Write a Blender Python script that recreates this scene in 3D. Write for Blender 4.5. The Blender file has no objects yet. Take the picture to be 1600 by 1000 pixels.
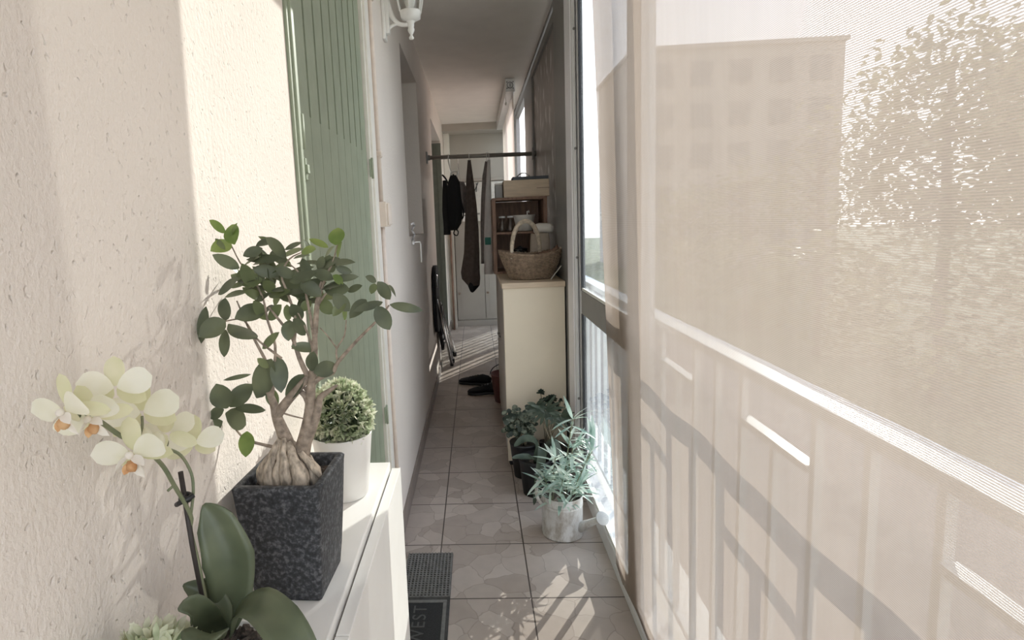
import bpy, bmesh, math, random
from mathutils import Vector, Matrix
random.seed(7)
R = math.radians
COL = bpy.context.scene.collection
SC = bpy.context.scene

# ------------------------------------------------------------------ camera model
CF, CP, CYAW, CROLL, CSX, CSY, CH = 874.71, .1298, -.0476, -.0433, -94.84, -36.6, 1.3
_f = Vector((math.sin(CYAW)*math.cos(CP), math.cos(CYAW)*math.cos(CP), -math.sin(CP)))
_r = Vector((math.cos(CYAW), -math.sin(CYAW), 0)); _u = _r.cross(_f)
_r, _u = _r*math.cos(CROLL)+_u*math.sin(CROLL), -_r*math.sin(CROLL)+_u*math.cos(CROLL)
CAM = Vector((0, 0, CH))
def ray(px, py): return _r*((px-800-CSX)/CF) - _u*((py-500-CSY)/CF) + _f
def at(px, py, y):                      # measured photo point -> place at depth y
    d = ray(px, py); return CAM + d*(y/d.y)
def atx(px, py, x):
    d = ray(px, py); return CAM + d*(x/d.x)
def atz(px, py, z):
    d = ray(px, py); return CAM + d*((z-CH)/d.z)

# ------------------------------------------------------------------ materials
def mat(name):
    m = bpy.data.materials.new(name); m.use_nodes = True
    nt = m.node_tree; b = nt.nodes['Principled BSDF']
    return m, nt, b
def node(nt, t, **kw):
    n = nt.nodes.new(t)
    for k, v in kw.items():
        if k in n.inputs.keys(): n.inputs[k].default_value = v
        else: setattr(n, k, v)
    return n
def coords(nt, scale=(1, 1, 1), kind='Object', loc=(0, 0, 0)):
    tc = node(nt, 'ShaderNodeTexCoord'); mp = node(nt, 'ShaderNodeMapping')
    mp.inputs['Scale'].default_value = scale; mp.inputs['Location'].default_value = loc
    nt.links.new(tc.outputs[kind], mp.inputs['Vector']); return mp.outputs['Vector']
def ramp(nt, fac, stops):
    r = node(nt, 'ShaderNodeValToRGB'); e = r.color_ramp.elements
    while len(e) < len(stops): e.new(.5)
    for el, (p, c) in zip(e, stops): el.position = p; el.color = (*c, 1) if len(c) == 3 else c
    nt.links.new(fac, r.inputs['Fac']); return r.outputs['Color']
def bump(nt, b, h, strength, dist=.002, normal=None):
    n = node(nt, 'ShaderNodeBump', Strength=strength, Distance=dist)
    nt.links.new(h, n.inputs['Height'])
    if normal: nt.links.new(normal, n.inputs['Normal'])
    nt.links.new(n.outputs['Normal'], b.inputs['Normal']); return n.outputs['Normal']
def simple(name, c, rough=.6, metal=0, var=.12, scale=20, bumpy=0, spec=None, stretch=(1, 1, 1), bd=.002):
    m, nt, b = mat(name)
    n = node(nt, 'ShaderNodeTexNoise', Scale=scale, Detail=4)
    nt.links.new(coords(nt, stretch), n.inputs['Vector'])
    lo = tuple(max(0, x*(1-var)) for x in c); hi = tuple(min(1, x*(1+var)) for x in c)
    nt.links.new(ramp(nt, n.outputs['Fac'], [(.3, lo), (.7, hi)]), b.inputs['Base Color'])
    b.inputs['Roughness'].default_value = rough; b.inputs['Metallic'].default_value = metal
    if spec is not None: b.inputs['Specular IOR Level'].default_value = spec
    if bumpy: bump(nt, b, n.outputs['Fac'], bumpy, bd)
    return m
def leafmat(name, c1, c2, trans=.35, rough=.4, scale=25, spec=.5):
    m, nt, b = mat(name)
    n = node(nt, 'ShaderNodeTexNoise', Scale=scale, Detail=2)
    nt.links.new(coords(nt), n.inputs['Vector'])
    col = ramp(nt, n.outputs['Fac'], [(.35, c1), (.65, c2)])
    nt.links.new(col, b.inputs['Base Color']); b.inputs['Roughness'].default_value = rough
    b.inputs['Specular IOR Level'].default_value = spec
    t = node(nt, 'ShaderNodeBsdfTranslucent'); nt.links.new(col, t.inputs['Color'])
    mx = node(nt, 'ShaderNodeMixShader', Fac=trans)
    nt.links.new(b.outputs[0], mx.inputs[1]); nt.links.new(t.outputs[0], mx.inputs[2])
    nt.links.new(mx.outputs[0], nt.nodes['Material Output'].inputs['Surface']); return m

M = {}
def stucco(name, c, pits=True):
    m, nt, b = mat(name)
    v = coords(nt)
    n1 = node(nt, 'ShaderNodeTexNoise', Scale=3, Detail=3); nt.links.new(v, n1.inputs['Vector'])
    lo = tuple(x*.95 for x in c)
    nt.links.new(ramp(nt, n1.outputs['Fac'], [(.3, lo), (.7, c)]), b.inputs['Base Color'])
    b.inputs['Roughness'].default_value = .9; b.inputs['Specular IOR Level'].default_value = .15
    n2 = node(nt, 'ShaderNodeTexNoise', Scale=140, Detail=4, Roughness=.6)
    v2 = coords(nt, (1, 1, .75)); nt.links.new(v2, n2.inputs['Vector'])
    if pits:
        vo = node(nt, 'ShaderNodeTexVoronoi', Scale=150, Randomness=1.0)
        wn = node(nt, 'ShaderNodeTexNoise', Scale=70, Detail=2); nt.links.new(v, wn.inputs['Vector'])
        wm = node(nt, 'ShaderNodeMixRGB', blend_type='ADD'); wm.inputs[0].default_value = .018; nt.links.new(coords(nt, (1, 1, .6)), wm.inputs[1]); nt.links.new(wn.outputs['Color'], wm.inputs[2]); nt.links.new(wm.outputs[0], vo.inputs['Vector'])
        pr = ramp(nt, vo.outputs['Distance'], [(.06, (0, 0, 0)), (.34, (1, 1, 1))])
        sp_ = node(nt, 'ShaderNodeSeparateColor'); nt.links.new(vo.outputs['Color'], sp_.inputs[0])
        gate = ramp(nt, sp_.outputs[0], [(.34, (0, 0, 0)), (.36, (1, 1, 1))])
        mxp = node(nt, 'ShaderNodeMath', operation='MAXIMUM'); nt.links.new(pr, mxp.inputs[0]); nt.links.new(gate, mxp.inputs[1])
        N1 = bump(nt, b, n2.outputs['Fac'], .5, .005)
        bump(nt, b, mxp.outputs[0], .8, .0018, N1)
    else:
        bump(nt, b, n2.outputs['Fac'], .25, .003)
    return m
M['stucco'] = stucco('stucco', (.79, .725, .665))
M['plaster'] = simple('plaster', (.46, .42, .37), .9, var=.03, scale=4, bumpy=.1)
M['ceiling'] = simple('ceiling_paint', (.84, .79, .735), .9, var=.03, scale=6, bumpy=.15)
M['white_trim'] = simple('white_trim', (.80, .78, .72), .5, var=.03)
M['cream_paint'] = simple('cream_paint', (.74, .65, .57), .6, var=.06, scale=30)
M['green'] = simple('green_paint', (.305, .35, .255), .55, var=.08, scale=14, bumpy=.1)
M['green_dark'] = simple('grey_green_paint', (.16, .175, .14), .6, var=.1, scale=14)
M['dark'] = simple('painted_gap_shade', (.02, .02, .02), .9)
M['alu'] = simple('aluminium', (.72, .715, .71), .38, .1, var=.04)
M['alu_white'] = simple('lacquered_aluminium', (.90, .885, .90), .35, .0, var=.03)
M['alu_dark'] = simple('grey_aluminium', (.25, .245, .235), .45, .2, var=.05)
M['gasket'] = simple('rubber_gasket', (.025, .025, .027), .7)
M['white_laminate'] = simple('white_laminate', (.83, .825, .80), .35, var=.015)
M['warm_laminate'] = simple('warm_laminate', (.78, .74, .68), .4, var=.02)
M['edge_brown'] = simple('brown_edge_band', (.30, .22, .17), .6, var=.15, scale=60)
M['white_plastic'] = simple('white_plastic', (.84, .83, .80), .35, var=.02)
M['black_metal'] = simple('black_metal', (.02, .02, .022), .45)
M['chrome'] = simple('chrome', (.75, .75, .77), .18, 1.0, var=.03)
M['black_fabric'] = simple('black_fabric', (.012, .012, .013), .95, bumpy=.3, scale=200)
M['bark'] = simple('bark', (.30, .245, .195), .85, var=.4, scale=110, bumpy=.7, bd=.003)
M['root'] = simple('root_bark', (.44, .375, .30), .88, var=.5, scale=160, bumpy=.8, bd=.003, stretch=(1, 1, .4))
M['twig'] = simple('twig', (.24, .20, .14), .8, var=.3, scale=80)
M['soil'] = simple('soil', (.07, .055, .045), .95, var=.7, scale=180, bumpy=1, bd=.006)
M['ficus'] = leafmat('ficus_leaf', (.085, .105, .066), (.16, .185, .11), .36, .32)
M['ficus_light'] = leafmat('ficus_leaf_young', (.16, .25, .065), (.30, .38, .12), .5, .4)
M['orchid_leaf'] = leafmat('orchid_leaf', (.10, .125, .075), (.155, .185, .11), .2, .36)
M['orchid_stem'] = leafmat('orchid_stem', (.16, .19, .11), (.24, .25, .15), .1, .5)
M['petal'] = leafmat('petal', (.87, .86, .71), (.93, .92, .82), .38, .6, 40)
M['sepal'] = leafmat('sepal', (.74, .74, .48), (.84, .82, .60), .38, .6, 40)
M['lip'] = leafmat('orchid_lip', (.90, .86, .80), (.95, .92, .88), .4, .6, 60)
M['lip_orange'] = leafmat('orchid_throat', (.62, .32, .14), (.78, .52, .28), .3, .6, 120)
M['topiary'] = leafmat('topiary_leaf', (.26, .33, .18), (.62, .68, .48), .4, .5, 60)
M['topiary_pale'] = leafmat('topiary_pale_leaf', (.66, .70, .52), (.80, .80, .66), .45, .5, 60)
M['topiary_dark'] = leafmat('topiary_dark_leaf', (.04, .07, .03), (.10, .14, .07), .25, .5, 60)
M['bamboo'] = leafmat('blue_green_leaf', (.24, .37, .31), (.56, .67, .60), .35, .4, 18)
M['bamboo_pale'] = leafmat('pale_green_leaf', (.60, .72, .62), (.82, .88, .80), .45, .4, 18)
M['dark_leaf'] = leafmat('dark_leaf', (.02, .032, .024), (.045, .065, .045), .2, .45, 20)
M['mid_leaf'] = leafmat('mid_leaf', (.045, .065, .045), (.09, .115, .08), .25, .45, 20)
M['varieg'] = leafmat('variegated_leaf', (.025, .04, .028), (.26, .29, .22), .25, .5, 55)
M['wicker'] = simple('wicker', (.27, .195, .135), .75, var=.35, scale=60, bumpy=.3)
M['wicker_pale'] = simple('pale_wicker', (.58, .49, .38), .75, var=.25, scale=60, bumpy=.3)
M['wood_brown'] = simple('brown_wood', (.215, .125, .085), .6, var=.25, scale=12, stretch=(6, 6, 1), bumpy=.15)
M['pale_wood'] = simple('pale_wood', (.60, .48, .35), .6, var=.10, scale=10, stretch=(1, 6, 6))
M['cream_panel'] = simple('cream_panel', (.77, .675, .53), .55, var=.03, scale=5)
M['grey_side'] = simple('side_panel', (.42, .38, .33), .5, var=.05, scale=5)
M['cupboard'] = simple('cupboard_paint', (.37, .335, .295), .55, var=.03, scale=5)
M['taupe_cloth'] = simple('taupe_cloth', (.115, .088, .075), .95, var=.15, scale=40, bumpy=.3)
M['grey_cloth'] = simple('grey_cloth', (.22, .20, .19), .95, var=.15, scale=40, bumpy=.3)
M['white_cloth'] = simple('white_cloth', (.84, .82, .80), .9, var=.03, scale=40, bumpy=.2)
M['teal'] = simple('teal_print', (.05, .25, .20), .6)
M['terracotta'] = simple('red_plastic', (.20, .07, .06), .5)
M['rubber'] = simple('mat_rubber', (.055, .054, .052), .85, var=.25, scale=60)
M['rubber_grey'] = simple('mat_border', (.16, .155, .148), .85, var=.2, scale=60)
M['mat_carpet'] = simple('mat_carpet', (.028, .028, .029), 1, var=.3, scale=300, bumpy=.6)
M['mat_letter'] = simple('mat_letter', (.085, .083, .082), .9, var=.15, scale=200)
M['book'] = simple('card', (.62, .60, .56), .7)
M['leather'] = simple('tan_leather', (.44, .37, .30), .7, var=.1)
M['black_pot'] = simple('black_plastic', (.012, .012, .013), .5)
M['stake'] = simple('dark_stake', (.035, .028, .025), .6)

def glass(name, tint, ior=1.45, dirt=0):
    m, nt, b = mat(name); nt.nodes.remove(b)
    t = node(nt, 'ShaderNodeBsdfTransparent', Color=(*tint, 1)); g = node(nt, 'ShaderNodeBsdfGlossy', Roughness=.02)
    lw = node(nt, 'ShaderNodeLayerWeight', Blend=.5); mx = node(nt, 'ShaderNodeMixShader')
    pw = node(nt, 'ShaderNodeMath', operation='POWER'); nt.links.new(lw.outputs['Facing'], pw.inputs[0]); pw.inputs[1].default_value = 5
    fr = node(nt, 'ShaderNodeMath', operation='MULTIPLY_ADD'); nt.links.new(pw.outputs[0], fr.inputs[0]); fr.inputs[1].default_value = .92; fr.inputs[2].default_value = .04
    out = nt.nodes['Material Output']
    nt.links.new(fr.outputs[0], mx.inputs[0]); nt.links.new(t.outputs[0], mx.inputs[1]); nt.links.new(g.outputs[0], mx.inputs[2])
    res = mx.outputs[0]
    if dirt:
        d = node(nt, 'ShaderNodeBsdfTranslucent', Color=(.9, .92, .92, 1)); m2 = node(nt, 'ShaderNodeMixShader')
        nz = node(nt, 'ShaderNodeTexNoise', Scale=14, Detail=5); nt.links.new(coords(nt, (1, 1, .35)), nz.inputs['Vector'])
        c = ramp(nt, nz.outputs['Fac'], [(.35, (dirt*.6,)*3), (.7, (dirt*1.5,)*3)])
        nt.links.new(c, m2.inputs[0]); nt.links.new(res, m2.inputs[1]); nt.links.new(d.outputs[0], m2.inputs[2]); res = m2.outputs[0]
    nt.links.new(res, out.inputs['Surface']); return m
M['glass'] = glass('window_glass', (.95, .97, .965), dirt=.035)
M['clear_glass'] = glass('clear_glass', (.93, .94, .93))

def tile_floor():
    m, nt, b = mat('floor_tile')
    X0, Y0, S = -.1851, 2.1317, .3325
    br = node(nt, 'ShaderNodeTexBrick', offset=0.0, squash=1.0)
    br.inputs['Scale'].default_value = 1; br.inputs['Mortar Size'].default_value = .0028; br.inputs['Mortar Smooth'].default_value = .2
    br.inputs['Brick Width'].default_value = S; br.inputs['Row Height'].default_value = S
    br.inputs['Color1'].default_value = (1, 1, 1, 1); br.inputs['Color2'].default_value = (.86, .86, .86, 1); br.inputs['Mortar'].default_value = (0, 0, 0, 1)
    nt.links.new(coords(nt, (1, 1, 1), 'Object', (-X0+S*20, -Y0+S*20, 0)), br.inputs['Vector'])
    wn = node(nt, 'ShaderNodeTexNoise', Scale=7, Detail=3); nt.links.new(coords(nt), wn.inputs['Vector'])
    wm = node(nt, 'ShaderNodeMixRGB', blend_type='ADD'); wm.inputs[0].default_value = .10
    nt.links.new(coords(nt), wm.inputs[1]); nt.links.new(wn.outputs['Color'], wm.inputs[2])
    vo = node(nt, 'ShaderNodeTexVoronoi', Scale=9); nt.links.new(wm.outputs[0], vo.inputs['Vector'])
    ve = node(nt, 'ShaderNodeTexVoronoi', Scale=9, feature='DISTANCE_TO_EDGE'); nt.links.new(wm.outputs[0], ve.inputs['Vector'])
    sep = node(nt, 'ShaderNodeSeparateColor'); nt.links.new(vo.outputs['Color'], sep.inputs[0])
    tone = ramp(nt, sep.outputs[0], [(.1, (.395, .335, .293)), (.5, (.45, .387, .342)), (.9, (.505, .44, .392))])
    edge = ramp(nt, ve.outputs['Distance'], [(.0, (.5, .48, .46)), (.02, (1, 1, 1))])
    gate = node(nt, 'ShaderNodeMixRGB', blend_type='MULTIPLY'); gate.inputs[0].default_value = .55
    nt.links.new(tone, gate.inputs[1]); nt.links.new(edge, gate.inputs[2])
    n2 = node(nt, 'ShaderNodeTexNoise', Scale=18, Detail=5); nt.links.new(coords(nt), n2.inputs['Vector'])
    cl = ramp(nt, n2.outputs['Fac'], [(.3, (.9, .9, .9)), (.7, (1.0, 1.0, 1.0))])
    mu = node(nt, 'ShaderNodeMixRGB', blend_type='MULTIPLY'); mu.inputs[0].default_value = 1
    nt.links.new(gate.outputs[0], mu.inputs[1]); nt.links.new(cl, mu.inputs[2])
    fin = node(nt, 'ShaderNodeMixRGB'); fin.inputs[2].default_value = (.085, .068, .06, 1)
    nt.links.new(br.outputs['Fac'], fin.inputs[0]); nt.links.new(mu.outputs[0], fin.inputs[1])
    nt.links.new(fin.outputs[0], b.inputs['Base Color'])
    b.inputs['Roughness'].default_value = .36; b.inputs['Specular IOR Level'].default_value = .4
    inv = node(nt, 'ShaderNodeMath', operation='SUBTRACT'); inv.inputs[0].default_value = 1; nt.links.new(br.outputs['Fac'], inv.inputs[1])
    N1 = bump(nt, b, inv.outputs[0], .5, .002)
    bump(nt, b, edge, .15, .001, N1)
    return m
M['tile'] = tile_floor()

def granite():
    m, nt, b = mat('speckled_dark_stone')
    v = coords(nt)
    a = node(nt, 'ShaderNodeTexNoise', Scale=170, Detail=3, Roughness=.6); nt.links.new(v, a.inputs['Vector'])
    nt.links.new(ramp(nt, a.outputs['Fac'], [(.35, (.016, .018, .022)), (.5, (.035, .038, .044)), (.62, (.10, .105, .115)), (.8, (.17, .175, .18))]), b.inputs['Base Color'])
    b.inputs['Roughness'].default_value = .6; bump(nt, b, a.outputs['Fac'], .15, .001); return m
M['granite'] = granite()

def galvanised():
    m, nt, b = mat('weathered_zinc')
    a = node(nt, 'ShaderNodeTexNoise', Scale=22, Detail=7, Roughness=.7); nt.links.new(coords(nt, (1, 1, .45)), a.inputs['Vector'])
    nt.links.new(ramp(nt, a.outputs['Fac'], [(.34, (.36, .315, .265)), (.47, (.52, .495, .46)), (.56, (.66, .65, .63)), (.8, (.74, .735, .72))]), b.inputs['Base Color'])
    b.inputs['Roughness'].default_value = .5; b.inputs['Metallic'].default_value = .15; bump(nt, b, a.outputs['Fac'], .2, .002); return m
M['zinc'] = galvanised()

def blind_mat(name, c, tau=.15, rib=.0026):
    m, nt, b = mat(name); nt.nodes.remove(b)
    v = coords(nt)
    w = node(nt, 'ShaderNodeTexWave', wave_type='BANDS', bands_direction='Z', Scale=1.0/rib/2.0*.1*3.14159, Distortion=0)
    w.inputs['Scale'].default_value = 2*math.pi/(20*rib)
    nt.links.new(v, w.inputs['Vector'])
    n = node(nt, 'ShaderNodeTexNoise', Scale=60, Detail=3); nt.links.new(coords(nt, (1, 1, .08)), n.inputs['Vector'])
    col = ramp(nt, n.outputs['Fac'], [(.3, tuple(x*.96 for x in c)), (.7, c)])
    d = node(nt, 'ShaderNodeBsdfDiffuse'); t = node(nt, 'ShaderNodeBsdfTranslucent')
    nt.links.new(col, d.inputs['Color']); nt.links.new(col, t.inputs['Color'])
    mx = node(nt, 'ShaderNodeMixShader', Fac=.58); nt.links.new(d.outputs[0], mx.inputs[1]); nt.links.new(t.outputs[0], mx.inputs[2])
    tr = node(nt, 'ShaderNodeBsdfTransparent')
    mr = node(nt, 'ShaderNodeMapRange'); mr.inputs['To Min'].default_value = tau*.1; mr.inputs['To Max'].default_value = tau*1.9
    nt.links.new(w.outputs['Fac'], mr.inputs['Value'])
    m2 = node(nt, 'ShaderNodeMixShader'); nt.links.new(mr.outputs[0], m2.inputs[0]); nt.links.new(mx.outputs[0], m2.inputs[1]); nt.links.new(tr.outputs[0], m2.inputs[2])
    nt.links.new(m2.outputs[0], nt.nodes['Material Output'].inputs['Surface']); return m
M['blind'] = blind_mat('sunscreen_mesh', (.41, .33, .27), .17)
M['blind_far'] = blind_mat('sunscreen_mesh_far', (.80, .68, .60), .08)

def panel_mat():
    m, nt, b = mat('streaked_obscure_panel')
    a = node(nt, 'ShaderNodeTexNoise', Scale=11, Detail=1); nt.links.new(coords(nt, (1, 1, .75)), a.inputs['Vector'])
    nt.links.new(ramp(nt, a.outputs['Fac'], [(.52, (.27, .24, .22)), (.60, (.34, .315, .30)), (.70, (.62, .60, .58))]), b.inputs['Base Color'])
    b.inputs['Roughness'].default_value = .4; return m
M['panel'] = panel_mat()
M['asphalt'] = simple('asphalt', (.22, .20, .185), .9, var=.1, scale=3)
M['road_paint'] = simple('road_paint', (.85, .85, .83), .8)
M['pavement'] = simple('pale_pavement', (.82, .83, .84), .8, var=.05)
M['lawn'] = simple('lawn', (.16, .17, .10), .95, var=.3, scale=2)
M['facade'] = simple('facade_render', (.30, .275, .25), .9, var=.05)
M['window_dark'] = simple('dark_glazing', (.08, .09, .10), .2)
M['tree_leaf'] = leafmat('tree_leaf', (.14, .145, .07), (.36, .34, .17), .35, .5, 1.2)
M['trunk'] = simple('tree_bark', (.16, .12, .09), .9)
M['rail_white'] = simple('white_railing_paint', (.70, .72, .715), .4, var=.03)

# ------------------------------------------------------------------ mesh builder
class MB:
    def __init__(self): self.bm = bmesh.new(); self.mi = 0
    def _face(self, vs):
        try:
            f = self.bm.faces.new(vs); f.material_index = self.mi; return f
        except ValueError: return None
    def box(self, c, s, rot=None, bev=0):
        before = set(self.bm.verts) if bev else None
        hx, hy, hz = s[0]/2, s[1]/2, s[2]/2; Mx = rot or Matrix.Identity(3)
        v = [self.bm.verts.new(Vector(c)+Mx @ Vector((x, y, z))) for x in (-hx, hx) for y in (-hy, hy) for z in (-hz, hz)]
        fs = [self._face([v[i] for i in q]) for q in ((0, 1, 3, 2), (4, 6, 7, 5), (0, 4, 5, 1), (2, 3, 7, 6), (0, 2, 6, 4), (1, 5, 7, 3))]
        if bev:
            es = list({e for f in fs for e in f.edges})
            r = bmesh.ops.bevel(self.bm, geom=es, offset=bev, segments=2, affect='EDGES', profile=.6)
            for f in r['faces']: f.material_index = self.mi
        return self
    def bx(self, x0, x1, y0, y1, z0, z1, bev=0):
        return self.box(((x0+x1)/2, (y0+y1)/2, (z0+z1)/2), (abs(x1-x0), abs(y1-y0), abs(z1-z0)), None, bev)
    def bar(self, p0, p1, w, h, bev=0):
        p0, p1 = Vector(p0), Vector(p1); d = p1-p0; L = d.length
        q = d.to_track_quat('X', 'Z').to_matrix()
        return self.box((p0+p1)/2, (L, w, h), q, bev)
    def loft(self, rings, cap=True, closed=True):
        rs = [[self.bm.verts.new(p) for p in r] for r in rings]; n = len(rs[0])
        for a, b in zip(rs, rs[1:]):
            for i in range(n if closed else n-1):
                j = (i+1) % n; f = self._face([a[i], a[j], b[j], b[i]])
                if f: f.smooth = True
        if cap and closed:
            self._face(rs[0][::-1]); self._face(rs[-1])
        return self
    def tube(self, pts, rad, seg=8, cap=True):
        pts = [Vector(p) for p in pts]; n = len(pts)
        if not isinstance(rad, (list, tuple)): rad = [rad]*n
        rings = []; up = None
        for i, p in enumerate(pts):
            d = (pts[min(i+1, n-1)]-pts[max(i-1, 0)])
            d = d.normalized() if d.length > 1e-9 else Vector((0, 0, 1))
            if up is None: up = Vector((0, 0, 1)) if abs(d.z) < .9 else Vector((1, 0, 0))
            s = d.cross(up)
            if s.length < 1e-6: s = d.orthogonal()
            s.normalize(); up = s.cross(d).normalized()
            rings.append([p+(s*math.cos(2*math.pi*k/seg)+up*math.sin(2*math.pi*k/seg))*rad[i] for k in range(seg)])
        return self.loft(rings, cap)
    def lathe(self, prof, c=(0, 0, 0), seg=32, sx=1, sy=1, cap=False, axis=None):
        c = Vector(c); Mx = axis or Matrix.Identity(3)
        rings = [[c+Mx @ Vector((r*sx*math.cos(2*math.pi*k/seg), r*sy*math.sin(2*math.pi*k/seg), z)) for k in range(seg)] for r, z in prof]
        return self.loft(rings, cap)
    def grid(self, fn, nu, nv, smooth=True):
        vs = [[self.bm.verts.new(fn(i/nu, j/nv)) for j in range(nv+1)] for i in range(nu+1)]
        for i in range(nu):
            for j in range(nv):
                f = self._face([vs[i][j], vs[i+1][j], vs[i+1][j+1], vs[i][j+1]])
                if f: f.smooth = smooth
        return self
    def leaf(self, base, tip, width, up, fold=.25, droop=.12, n=6, peak=.5, sharp=1.0):
        base, tip = Vector(base), Vector(tip); d = tip-base; L = d.length
        if L < 1e-6: return self
        dn = d/L; up = Vector(up); s = dn.cross(up)
        if s.length < 1e-5: s = dn.orthogonal()
        s.normalize(); nrm = s.cross(dn).normalized()
        rows = []
        for i in range(n+1):
            t = i/n; w = width*.5*(math.sin(math.pi*t**(math.log(.5)/math.log(peak)))**(sharp*.75)) if 0 < t < 1 else 0
            if i == 0: w = width*.04
            if i == n: w = width*.02
            c = base+dn*(L*t)-nrm*(droop*L*(4*(t-.5)**2-1)*-1*-.0 + droop*L*t*t)
            rows.append((self.bm.verts.new(c-s*w+nrm*w*fold), self.bm.verts.new(c), self.bm.verts.new(c+s*w+nrm*w*fold)))
        for a, b in zip(rows, rows[1:]):
            for k in (0, 1):
                f = self._face([a[k], a[k+1], b[k+1], b[k]])
                if f: f.smooth = True
        return self
    def blob(self, c, r, seg=12, rings=8, noise=0):
        rr = []
        for i in range(rings+1):
            a = math.pi*i/rings; ring = []
            for k in range(seg):
                b = 2*math.pi*k/seg; q = 1+noise*(random.random()-.5) if 0 < i < rings else 1
                ring.append(Vector(c)+Vector((r[0]*max(math.sin(a), .02)*math.cos(b)*q, r[1]*max(math.sin(a), .02)*math.sin(b)*q, -r[2]*math.cos(a)*q)))
            rr.append(ring)
        return self.loft(rr, True)
    def build(self, name, mats, parent=None, mod=None):
        me = bpy.data.meshes.new(name)
        bmesh.ops.recalc_face_normals(self.bm, faces=[f for f in self.bm.faces]) if mod != 'raw' else None
        if parent is not None:
            o_ = parent
            off = Vector((0, 0, 0))
            while o_ is not None: off += o_.location; o_ = o_.parent
            bmesh.ops.translate(self.bm, verts=self.bm.verts, vec=-off)
        self.bm.to_mesh(me); self.bm.free()
        for m in (mats if isinstance(mats, (list, tuple)) else [mats]): me.materials.append(m)
        o = bpy.data.objects.new(name, me); COL.objects.link(o)
        if parent is not None: o.parent = parent
        return o

def tag(o, label=None, cat=None, group=None, kind=None):
    if label: o['label'] = label
    if cat: o['category'] = cat
    if group: o['group'] = group
    if kind: o['kind'] = kind
    return o
def thing(name, loc, label, cat, group=None):
    o = bpy.data.objects.new(name, None); o.empty_display_size = .05; o.location = loc; COL.objects.link(o)
    return tag(o, label, cat, group)
def struct(name, mb, m, parent=None):
    o = mb.build(name, m, parent)
    if parent is None: o['kind'] = 'structure'
    return o
def sroot(name, loc):
    o = bpy.data.objects.new(name, None); o.location = loc; COL.objects.link(o); o['kind'] = 'structure'; return o
def bez(p0, p1, p2, n=8):
    p0, p1, p2 = Vector(p0), Vector(p1), Vector(p2)
    return [p0*(1-t)**2+p1*2*t*(1-t)+p2*t*t for t in [i/n for i in range(n+1)]]

XL, XR, ZC = -.357, .47, 2.483
YB, YE = -.75, 7.25

# ------------------------------------------------------------------ room shell
b = MB(); b.bx(-.62, .56, YB-.1, YE+.12, -.1, 0); struct('floor', b, M['tile'])
b = MB(); b.bx(-.62, .515, YB-.1, YE+.12, ZC, ZC+.14); struct('ceiling', b, M['ceiling'])
SH0, SH1, SHZ = 1.135, 2.0, 2.25
b = MB()
b.bx(-.62, XL, YB, SH0, 0, ZC); b.bx(-.62, XL, SH0, SH1, SHZ, ZC)
b.bx(-.62, XL, SH1, 3.03, 0, ZC)
b.bx(-.62, XL, 3.03, 3.87, 0, 1.24); b.bx(-.62, XL, 3.03, 3.87, 2.24, ZC)
b.bx(-.62, XL, 3.87, 5.04, 0, ZC)
b.bx(-.62, XL, 5.04, 6.42, 2.22, ZC); b.bx(-.62, XL, 6.42, YE, 0, ZC)
struct('wall_left', b, M['stucco'])
b = MB(); b.bx(-.62, .56, YE, YE+.1, 0, ZC)
b.bx(-.62, .56, 6.92, YE, 2.40, ZC)
struct('wall_back', b, M['plaster'])
b = MB(); b.bx(-.62, .515, YB-.1, YB, 0, .12); b.bx(-.62, .515, YB-.1, YB, 2.40, ZC); b.bx(-.62, XL, YB-.1, YB, .12, 2.40); struct('wall_rear', b, M['plaster'])
w = sroot('added_rear_window', (.05, YB-.05, .12))  # unseen glazed end, added so sky light fills the near wall and console
b = MB(); b.bx(XL, .515, YB-.07, YB-.03, .12, .16); b.bx(XL, .515, YB-.07, YB-.03, 2.36, 2.40); b.bx(XL, XL+.05, YB-.07, YB-.03, .16, 2.36); b.bx(.465, .515, YB-.07, YB-.03, .16, 2.36); b.build('window_frame', M['alu'], w)
b = MB(); b.bx(XL+.05, .465, YB-.052, YB-.047, .16, 2.36); b.build('pane', M['glass'], w)
b = MB(); b.bx(XL, XL+.011, SH1+.08, 3.03, 0, .075, .002); b.bx(XL, XL+.011, 3.03, 5.04, 0, .075, .002); b.bx(XL, XL+.011, 6.42, YE, 0, .075, .002)
struct('baseboard_left', b, simple('skirting_tile', (.24, .20, .175), .4, var=.15, scale=9))
b = MB(); b.bx(XL+.002, -.285, 7.05, 7.248, 0, 2.398, .006); struct('trim_1', b, M['white_trim'])
# recessed window and far door of the flat
w = sroot('window_1', (XL, 3.45, 1.24))
b = MB(); b.bx(-.60, -.56, 3.03, 3.87, 1.24, 1.30); b.bx(-.60, -.56, 3.03, 3.87, 2.18, 2.24); b.bx(-.60, -.56, 3.03, 3.09, 1.30, 2.18); b.bx(-.60, -.56, 3.81, 3.87, 1.30, 2.18)
b.build('window_frame', M['white_trim'], w)
b = MB(); b.bx(-.585, -.575, 3.09, 3.81, 1.30, 2.18); b.build('pane', M['window_dark'], w)
w = sroot('door_1', (XL, 5.7, 0))
b = MB(); b.bx(-.60, -.56, 5.04, 5.12, 0, 2.22); b.bx(-.60, -.56, 6.34, 6.42, 0, 2.22); b.bx(-.60, -.56, 5.12, 6.34, 2.14, 2.22)
b.build('door_frame', M['green_dark'], w)
b = MB(); b.bx(-.585, -.57, 5.12, 6.34, 0, 2.14); b.build('pane', M['window_dark'], w)
b = MB(); b.bx(-.56, XL+.004, 6.385, 6.418, .02, 2.19)
for k in range(4): b.bx(-.55+.05*k, -.547+.05*k, 6.380, 6.386, .04, 2.17)
b.build('door_shutter', M['green_dark'], w)
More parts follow.
